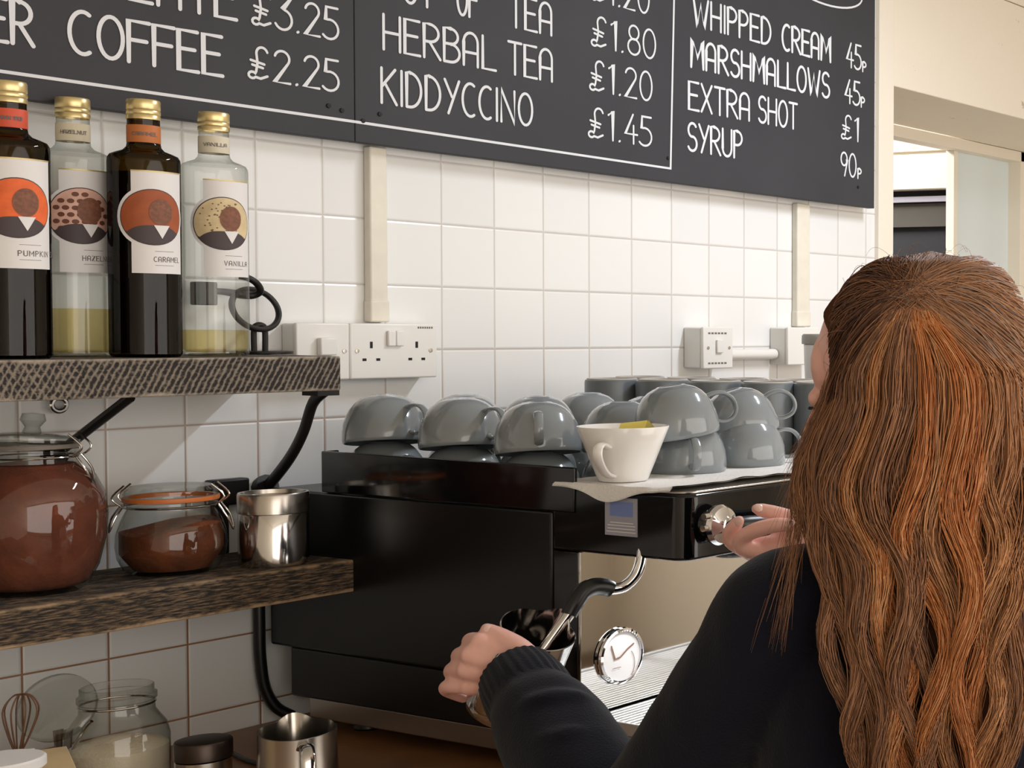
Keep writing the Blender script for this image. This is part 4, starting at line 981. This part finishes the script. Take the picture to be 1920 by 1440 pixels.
# trunk and legs
loft(body, [(S0 + UP * z, a, b) for z, a, b in ((-.46, .150, .100), (-.38, .155, .105), (-.25, .135, .095), (-.12, .150, .100), (-.03, .150, .085), (.015, .120, .065), (.035, .07, .055))], lb, fb)
for s in (-1, 1):
    hip = S0 - UP * .43 + lb * (s * .082)
    foot = Vector((hip.x, hip.y, 0)) + lb * (s * .02)
    limb(body, [(hip, .085), (hip.lerp(foot, .25), .076), (hip.lerp(foot, .52) + fb * .012, .056), (hip.lerp(foot, .68) - fb * .006, .052), (foot + UP * .09, .036)], 20)
    body.ball(foot + UP * .045 + fb * .045, .040, .105, .036, R=Matrix((lb, fb, UP)).transposed(), n=20)
# left arm to the jug
shL, elL = Vector((-0.3840, -1.1997, 1.2222)), Vector((-0.3890, -1.0040, 0.9629))
wrL = Vector((-0.3005, -0.7721, 1.0791))
limb(body, [(shL, .050), (shL.lerp(elL, .5), .043), (elL, .038)]); limb(body, [(elL, .038), (elL.lerp(wrL, .4), .036), (elL.lerp(wrL, .8), .028), (wrL, .0255), (Vector((-0.2965, -0.7410, 1.0930)), .0245)])
def digit(nodes, knuckle=0):
    P = smoothpath([p for p, r in nodes], 4); R = lerp_list([r for p, r in nodes], len(P))
    body.tube(P, R, 14); body.ball(P[0], R[0], n=14); body.ball(P[-1], R[-1], n=14)
# palm: four metacarpals, then each finger bent round the jug
digit([((-0.2934, -0.7575, 1.0942), .0150), ((-0.2990, -0.7289, 1.1130), .0140), ((-0.3106, -0.7022, 1.1265), .0122)])
digit([((-0.2981, -0.7570, 1.0915), .0150), ((-0.3073, -0.7259, 1.1046), .0138), ((-0.3197, -0.6977, 1.1133), .0122)])
digit([((-0.2985, -0.7516, 1.0861), .0150), ((-0.3079, -0.7207, 1.0932), .0132), ((-0.3207, -0.6920, 1.0965), .0116)])
digit([((-0.2973, -0.7452, 1.0791), .0145), ((-0.3050, -0.7138, 1.0785), .0124), ((-0.3160, -0.6896, 1.0764), .0106)])
digit([((-0.3106, -0.7022, 1.1265), .0116), ((-0.2927, -0.6644, 1.1213), .0100), ((-0.2683, -0.6392, 1.1093), .0088), ((-0.2424, -0.6321, 1.0960), .0074)])
digit([((-0.3197, -0.6977, 1.1133), .0116), ((-0.3018, -0.6579, 1.1057), .0100), ((-0.2754, -0.6299, 1.0920), .0088), ((-0.2474, -0.6227, 1.0774), .0074)])
digit([((-0.3207, -0.6920, 1.0965), .0108), ((-0.3065, -0.6513, 1.0887), .0096), ((-0.2804, -0.6227, 1.0740), .0084), ((-0.2515, -0.6150, 1.0588), .0070)])
digit([((-0.3160, -0.6896, 1.0764), .0096), ((-0.3159, -0.6560, 1.0727), .0082), ((-0.2966, -0.6293, 1.0606), .0074), ((-0.2674, -0.6199, 1.0449), .0064)])
# thumb along the rim
digit([((-0.2898, -0.7600, 1.1022), .0165), ((-0.2934, -0.7409, 1.1192), .0140), ((-0.2972, -0.7219, 1.1302), .0112), ((-0.2989, -0.7078, 1.1359), .0094), ((-0.3004, -0.6994, 1.1396), .0074)])
body.ball((-0.2975, -0.7272, 1.1137), .016, n=18)
# right arm to the steam lever
shR = S0 + (S0 - shL); shR.z = shL.z
wrR = Vector((-0.0598, -0.9838, 1.1996)); elR = Vector((-0.0561, -1.1987, 1.0499))
limb(body, [(shR + lb * .012, .046), (shR.lerp(elR, .5), .042), (elR, .038)]); limb(body, [(elR, .038), (elR.lerp(wrR, .5), .034), (wrR, .025), (Vector((-0.0531, -0.9339, 1.2159)), .022)])
digit([((-0.0521, -0.9413, 1.2137), .020), ((-0.0668, -0.9085, 1.2158), .018), ((-0.0768, -0.8866, 1.2143), .0125)])
digit([((-0.0490, -0.9321, 1.2297), .016), ((-0.0577, -0.9131, 1.2268), .012)])
digit([((-0.0804, -0.9029, 1.2133), .0120), ((-0.0925, -0.8854, 1.2201), .0098), ((-0.0947, -0.8891, 1.2324), .0096), ((-0.0902, -0.9080, 1.2428), .0098), ((-0.0831, -0.9280, 1.2485), .0094), ((-0.0762, -0.9432, 1.2493), .0082), ((-0.0738, -0.9485, 1.2487), .0060)])
digit([((-0.0726, -0.8863, 1.2111), .0118), ((-0.0794, -0.8606, 1.2226), .0098), ((-0.0823, -0.8581, 1.2340), .0094), ((-0.0819, -0.8678, 1.2451), .0086), ((-0.0817, -0.8726, 1.2506), .0064)])
digit([((-0.0446, -0.9514, 1.2318), .014), ((-0.0496, -0.9391, 1.2486), .0112), ((-0.0622, -0.9201, 1.2586), .0094), ((-0.0727, -0.9011, 1.2638), .0088), ((-0.0759, -0.8940, 1.2657), .0062)])
obj('body', baked(body, .0024, 3), m_skin, P_, angle=180)
def nail(p, d, up, sz):
    d = Vector(d).normalized(); w = Vector(up); w = (w - d * w.dot(d)).normalized(); q = d.cross(w)
    obj('fingernail', MB().ball(p, sz[0], sz[1], sz[2], R=Matrix((q, d, w)).transposed(), n=14), m_nail, P_)
cam_d = lambda p: (CAMPOS - Vector(p)).normalized()
for p, b in (((-0.3042, -0.7065, 1.1416), (-0.3022, -0.7201, 1.1346)), ((-0.0807, -0.9014, 1.2679), (-0.0714, -0.9164, 1.2613)), ((-0.0816, -0.9493, 1.2516), (-0.0876, -0.9302, 1.2498)), ((-0.0871, -0.8765, 1.2495), (-0.0884, -0.8685, 1.2387))):
    nail(p, Vector(p) - Vector(b), cam_d(p) + UP * .5, (.0052, .0062, .0022))
m_hair0 = mat('dark_lashes', (40, 26, 20), .6)
for s in (-1, 1):
    obj('eyelashes', MB().tube([HB - hu * .0075 + hf * (.0800 + .0116 * cos(a)) + hl * (s * .032 + .0128 * sin(a)) - hu * .002 for a in [-.9, -.5, 0, .5, .9]], .0016, 8), m_hair0, P_)
    obj('eye', MB().ball(HB - hu * .004 + hf * .0790 + hl * (s * .032), .0100, n=16), m_label, P_)
# sweatshirt
sw = MB()
loft(sw, [(S0 + UP * z, a, b) for z, a, b in ((-.44, .176, .128), (-.41, .184, .136), (-.30, .178, .132), (-.16, .182, .130), (-.06, .178, .116), (-.01, .160, .098), (.018, .120, .080), (.042, .082, .070), (.062, .072, .066))], lb, fb)
limb(sw, [(shL + lb * -.03 + UP * -.005, .066), (Vector((-0.3853, -1.1906, 1.2114)), .063), (Vector((-0.3890, -1.1572, 1.1627)), .060), (Vector((-0.3904, -1.0888, 1.0743)), .058), (elL, .060)], 28, 8)
limb(sw, [(elL, .061), (Vector((-0.3614, -0.9155, 1.0081)), .060), (Vector((-0.3379, -0.8535, 1.0360)), .058), (Vector((-0.3230, -0.8118, 1.0566)), .0545), (Vector((-0.3145, -0.7910, 1.0664)), .047), (Vector((-0.3089, -0.7733, 1.0751)), .044)], 28, 8)
limb(sw, [(shR + lb * .012, .070), (shR.lerp(elR, .25), .066), (shR.lerp(elR, .5), .060), (elR, .060)], 24); limb(sw, [(elR, .060), (elR.lerp(wrR, .5), .054), (elR.lerp(wrR, .9), .040)], 24)
for pts, r in (([(-0.3644, -0.7927, 1.0605), (-0.3661, -0.8264, 1.0776), (-0.3517, -0.8572, 1.0882), (-0.3238, -0.8712, 1.0812), (-0.2958, -0.8619, 1.0597)], .012),
               ([(-0.3828, -0.8298, 1.0307), (-0.3891, -0.8794, 1.0544), (-0.3751, -0.9169, 1.0635), (-0.3457, -0.9345, 1.0505)], .010),
               ):
    q = smoothpath(pts, 6); sw.tube(q, lerp_list([.003, r, r, .003], len(q)), 12)
sw = baked(sw, .0055, 5)
for v in sw.v:
    d = noise.noise(v * 13) * .0035 + noise.noise(Vector((v.x * 34, v.y * 34, v.z * 16)) + Vector((5, 1, 2))) * .0022
    c = Vector((S0.x, S0.y, v.z)); v += (v - c).normalized() * d
so = obj('sweatshirt', sw, m_sweat, P_, angle=180)
def cuff(p0, p1, r0, r1):
    p0, p1 = Vector(p0), Vector(p1); ax = (p1 - p0).normalized(); u = ax.orthogonal().normalized(); w = ax.cross(u)
    def fn(a, b):
        k = min(1, b * 1.6); inn = max(0, (b - .625) / .375)
        r = r0 + (r1 - r0) * k; r += .0022 * sin(pi * min(1, k)) + .0006 * sin(60 * pi * a) * (1 - inn); r -= .009 * inn
        q = p0 + (p1 - p0) * (k - .35 * inn)
        return q + (u * cos(2 * pi * a) + w * sin(2 * pi * a)) * r
    return MB().grid(fn, 180, 14, cu=True)
obj('cuff', cuff((-0.3145, -0.7910, 1.0664), (-0.2959, -0.7403, 1.0892), .0455, .0405), m_sweat, so)
obj('cuff', cuff(elR.lerp(wrR, .84), elR.lerp(wrR, 1.0), .043, .036), m_sweat, so)
obj('collar', MB().tube([S0 + UP * .060 + lb * (.073 * cos(a)) + fb * (.067 * sin(a)) for a in [2 * pi * i / 40 for i in range(40)]], .009, 12, closed=True), m_sweat, so)
tr = MB()
loft(tr, [(S0 + UP * z, a, b) for z, a, b in ((-.52, .165, .115), (-.45, .165, .115), (-.40, .16, .11))], lb, fb)
for s in (-1, 1):
    hip = S0 - UP * .45 + lb * (s * .082); foot = Vector((hip.x, hip.y, 0)) + lb * (s * .02)
    limb(tr, [(hip, .095), (hip.lerp(foot, .25), .086), (hip.lerp(foot, .55), .068), (foot + UP * .10, .056)], 20)
    obj('shoe', MB().ball(foot + UP * .046 + fb * .045, .047, .122, .046, R=Matrix((lb, fb, UP)).transposed(), n=24), m_shoe, P_)
obj('trousers', baked(tr, .012, 3), m_jeans, P_, angle=180)

# ---- hair: a dark under-layer and several thousand fine strands in wavy locks
HL = [(0.1436, -0.0249, 0.027), (0.1374, -0.0415, 0.0487), (0.127, -0.0638, 0.071), (0.1115, -0.0809, 0.085), (0.0959, -0.0902, 0.0933), (0.0752, -0.0975, 0.0996), (0.0544, -0.0985, 0.1027), (0.0285, -0.0965, 0.1047), (0.0, -0.0975, 0.1068), (-0.0285, -0.109, 0.1078), (-0.0544, -0.1182, 0.1089), (-0.0804, -0.1234, 0.1089), (-0.1063, -0.1224, 0.1089), (-0.1244, -0.113, 0.1089), (-0.1426, -0.0964, 0.1089), (-0.1633, -0.0819, 0.1089), (-0.1841, -0.0726, 0.1078), (-0.21, -0.0674, 0.1068), (-0.2359, -0.0653, 0.1047), (-0.2618, -0.0612, 0.1037), (-0.2878, -0.055, 0.1021), (-0.3137, -0.0477, 0.1006), (-0.3396, -0.0404, 0.0985), (-0.3655, -0.0332, 0.0964), (-0.395, -0.0249, 0.093)]
def width_at(dz):
    if dz >= HL[0][0]: return HL[0][1:]
    for p, q in zip(HL, HL[1:]):
        if dz >= q[0]:
            k = (dz - q[0]) / (p[0] - q[0]); return (q[1] + (p[1] - q[1]) * k, q[2] + (p[2] - q[2]) * k)
    return HL[-1][1:]
BK = [(.1436, .010), (.130, .050), (.110, .074), (.08, .090), (.04, .100), (0, .104), (-.06, .106), (-.12, .112), (-.18, .126), (-.25, .136), (-.40, .142)]
def bulge(dz):
    if dz >= BK[0][0]: return BK[0][1]
    for p, q in zip(BK, BK[1:]):
        if dz >= q[0]: return q[1] + (p[1] - q[1]) * (dz - q[0]) / (p[0] - q[0])
    return BK[-1][1]
def hair_pt(t, dz, lift=0, shift=0):
    a0, a1 = width_at(dz); s = 2 * t - 1
    deep = bulge(dz); flat = min(1, max(0, (-dz - .08) / .12))
    prof = (1 - flat) * sqrt(max(0, 1 - min(1, s * s) * .985)) + flat * (.80 + .20 * sqrt(max(0, 1 - min(1, s * s) * .95)))
    return HC + RC * (a0 + (a1 - a0) * t + shift) + NC * (deep * prof + lift) + UP * dz
rh = random.Random(11)
um = MB()
def under(u, v):
    dz = .132 - .500 * v
    q = u * 2
    if q < 1: t = .06 + .88 * q; return hair_pt(t, dz, -.010)
    t = .94 - .88 * (q - 1)
    p = hair_pt(t, dz, -.010); thick = .10 if dz > -.02 else max(.022, .10 + (dz + .02) * .8)
    return p - NC * thick * (1 - (2 * t - 1) ** 2 * .9)
um.grid(under, 64, 50, cu=True)
# cap over the skull down to the hairline
pole = (hu * .62 - hf * .78).normalized(); px_ = hl; py_ = pole.cross(px_).normalized()
def capf(u, v):
    th = rad(100) * v; d = pole * cos(th) + (px_ * cos(2 * pi * u) + py_ * sin(2 * pi * u)) * sin(th)
    return HB + hu * .030 - hf * .006 + hl * (d.dot(hl) * .079) + hf * (d.dot(hf) * .099) + hu * (d.dot(hu) * .0885)
um.grid(capf, 48, 20, cu=True)
tones = [(80, 56, 46), (116, 82, 62), (150, 106, 76), (174, 124, 84), (202, 148, 100), (186, 118, 68), (150, 122, 104)]
m_hair = []
for i, c in enumerate(tones): m_hair.append(mat('hair_tone', c, .48, spec=.3))
hr = obj('hair', um, mat('hair_underlayer', (84, 56, 42), 1.0, spec=0), P_, angle=180, label='long wavy auburn hair, half tied at the crown')
STR = MB(); sv = []; sf = []; smi = []
def strand(pts, r, tone, taper=.35):
    n = len(pts); k0 = len(sv)
    for i, p in enumerate(pts):
        a = pts[max(i - 1, 0)]; b = pts[min(i + 1, n - 1)]; t = (b - a)
        u = t.cross(NC); u = u.normalized() if u.length > 1e-7 else RC
        w = t.cross(u).normalized(); rr = r * (1 - (1 - taper) * (i / (n - 1)) ** 3)
        sv.append(p + u * rr); sv.append(p - u * rr * .6 + w * rr * .8); sv.append(p - u * rr * .6 - w * rr * .8)
    for i in range(n - 1):
        q = k0 + 3 * i
        for j in range(3): sf.append((q + j, q + (j + 1) % 3, q + 3 + (j + 1) % 3, q + 3 + j)); smi.append(tone)
def pick(base, spread=1):
    return max(0, min(5, base + rh.choice([-1, 0, 0, 0, 1]) * spread))
KT = hair_pt(.475, .100, .006)           # where the half-up part is tied
KD = .100
# 1. front and sides drawn back to the tie
for i in range(1700):
    ang = rh.uniform(-.30, 1.30)
    if ang < .30: dz = -.035 + (ang + .30) / .60 * .173; t0 = .015 + .10 * rh.random() ** 3
    elif ang > .70: dz = -.035 + (1.30 - ang) / .60 * .173; t0 = .985 - .10 * rh.random() ** 3
    else: dz = .139; t0 = .08 + (ang - .30) / .40 * .84
    if ang < .30 or ang > .70: st_ = hair_pt(t0, min(.138, dz), -.012)
    else: st_ = hair_pt(t0, .1405 - .010 * abs(2 * t0 - 1), -.034)
    en = KT + RC * rh.gauss(0, .009) + UP * rh.gauss(.001, .005); pts = []
    a_s = (st_ - HC).dot(RC); z_s = (st_ - HC).z; a_e = (en - HC).dot(RC); z_e = (en - HC).z
    w_ = rh.gauss(0, .004); sag = rh.uniform(-.006, .010); lf = rh.uniform(.000, .007)
    for k in range(14):
        q = k / 13; a = a_s + (a_e - a_s) * q; z = z_s + (z_e - z_s) * q + sag * sin(pi * q) + .010 * sin(pi * q) * (abs(a_s) > .06)
        aL, aR = width_at(z); t = min(.995, max(.005, (a - aL) / (aR - aL)))
        p = hair_pt(t, min(z, .1435), lf * (.4 + q)); pts.append(p + RC * w_ * sin(pi * q))
    base = 1 if ang < .42 else (6 if rh.random() < .35 else 2)
    strand(pts, rh.uniform(.0004, .0007), base if base == 6 else pick(base), .7)
# 2. the tail and the loose hair below, in locks
locks = []
for i in range(15):
    locks.append(dict(t=(i + .5) / 15 + rh.uniform(-.015, .015), ph=rh.uniform(0, 6.28), am=rh.uniform(.006, .013), wl=rh.uniform(.125, .185), tone=rh.choice([1, 2, 2, 3, 3, 4, 5]), lift=rh.uniform(-.002, .012), end=rh.uniform(-.40, -.355), w=rh.uniform(.75, 1.25)))
for l in locks[:3]: l['tone'] = min(l['tone'], 2)
def lock_strand(L, top, kind):
    d = rh.gauss(0, .42); d = max(-1.1, min(1.1, d)); lift = L['lift'] + rh.uniform(-.006, .010) - .004 * abs(d)
    z0 = top; z1 = L['end'] + rh.gauss(0, .014) + .03 * abs(d); n = 30; pts = []
    fz = rh.uniform(0, 400); jit = rh.gauss(0, .25); ja = rh.uniform(.7, 1.25); off = rh.gauss(0, .0016)
    for k in range(n):
        q = k / (n - 1); z = z0 + (z1 - z0) * q
        low = min(1, max(0, (-z - .02) / .30))
        wid = (1 / 15) * L['w'] * (.95 - .45 * low)
        t = L['t'] + d * wid
        am = L['am'] * min(1, max(0, (-z + .02) / .14)) * ja
        sh = am * sin(2 * pi * z / L['wl'] + L['ph'] + jit) + off
        dl = .45 * am * cos(2 * pi * z / L['wl'] + L['ph'] + jit)
        em = 1 if kind == 'tail' else min(1, q * 3.2)
        p = hair_pt(min(.995, max(.003, t)), z, (lift + dl + .006 * low) * em - .016 * (1 - em), sh)
        if kind == 'tail':
            m_ = min(1, max(0, (KD + .004 - z) / .085)); m_ = m_ * m_ * (3 - 2 * m_)
            g = KT + UP * (z - KD) + NC * (.014 * sin(pi * min(1, m_ * 1.2))) + RC * (d * .008 + (L['t'] - .475) * .034)
            p = g.lerp(p, m_) + NC * (.004 * (1 - m_) - .010 * max(0, 1 - 5 * m_))
        pts.append(p + Vector((noise.noise(Vector((fz, z * 38, 1))), noise.noise(Vector((fz, z * 38, 7))), 0)) * .0021)
    strand(pts, rh.uniform(.00042, .00075), pick(L['tone'], 1), .3)
for i in range(3300):
    L = rh.choice(locks)
    if .10 < L['t'] < .93 and rh.random() < .72: lock_strand(L, min(KD + .003, KD + .001 - 22 * ((L['t'] - .475) * .034) ** 2 + rh.gauss(0, .004)), 'tail')
    else: lock_strand(L, rh.uniform(-.02, .07) if L['t'] < .14 or L['t'] > .9 else rh.uniform(-.05, .03), 'loose')
# 3. wisps at the left cheek and shoulder, and flyaways on the crown
for i in range(230):
    z0 = rh.uniform(.0, .04); z1 = -.06 - rh.random() ** 1.6 * .17; t0 = rh.uniform(.005, .08); n = 16; out = rh.uniform(0, .030) * rh.random(); pts = []
    c1 = rh.uniform(-.008, .008)
    for k in range(n):
        q = k / (n - 1); z = z0 + (z1 - z0) * q
        pts.append(hair_pt(t0, max(z, -.11), rh.uniform(-.001, .001), -out * q ** 1.5 + c1 * sin(4 * q)) + UP * min(0, z + .11) + NC * max(0, -.105 - z) * .55)
    strand(pts, rh.uniform(.00015, .0004), pick(2), .2)
for i in range(150):
    t0 = rh.uniform(.03, .97); z0 = rh.uniform(.02, .142); p = hair_pt(t0, z0, .002); d = (p - (HC + UP * .03)).normalized(); sdv = Vector((rh.gauss(0, 1), rh.gauss(0, 1), rh.gauss(0, 1))); n = 9
    ln = rh.uniform(.01, .032)
    strand([p + d * (ln * .35 * sin(pi * .8 * k / 8)) + (sdv.normalized() - d * .3) * (ln * (k / 8)) - UP * (ln * .4 * (k / 8) ** 2) for k in range(n)], .00016, pick(2), .5)
STR.v = sv; STR.f = sf; STR.m = smi
me = bpy.data.meshes.new('hair_strands'); me.from_pydata([tuple(v - ORG[P_.name]) for v in sv], [], sf)
for x in m_hair: me.materials.append(x)
me.polygons.foreach_set('material_index', smi); me.polygons.foreach_set('use_smooth', [True] * len(smi))
ho = bpy.data.objects.new('hair_strands', me); COL.objects.link(ho); ho.parent = hr; ho['kind'] = 'stuff'; ORG[ho.name] = ORG[P_.name]
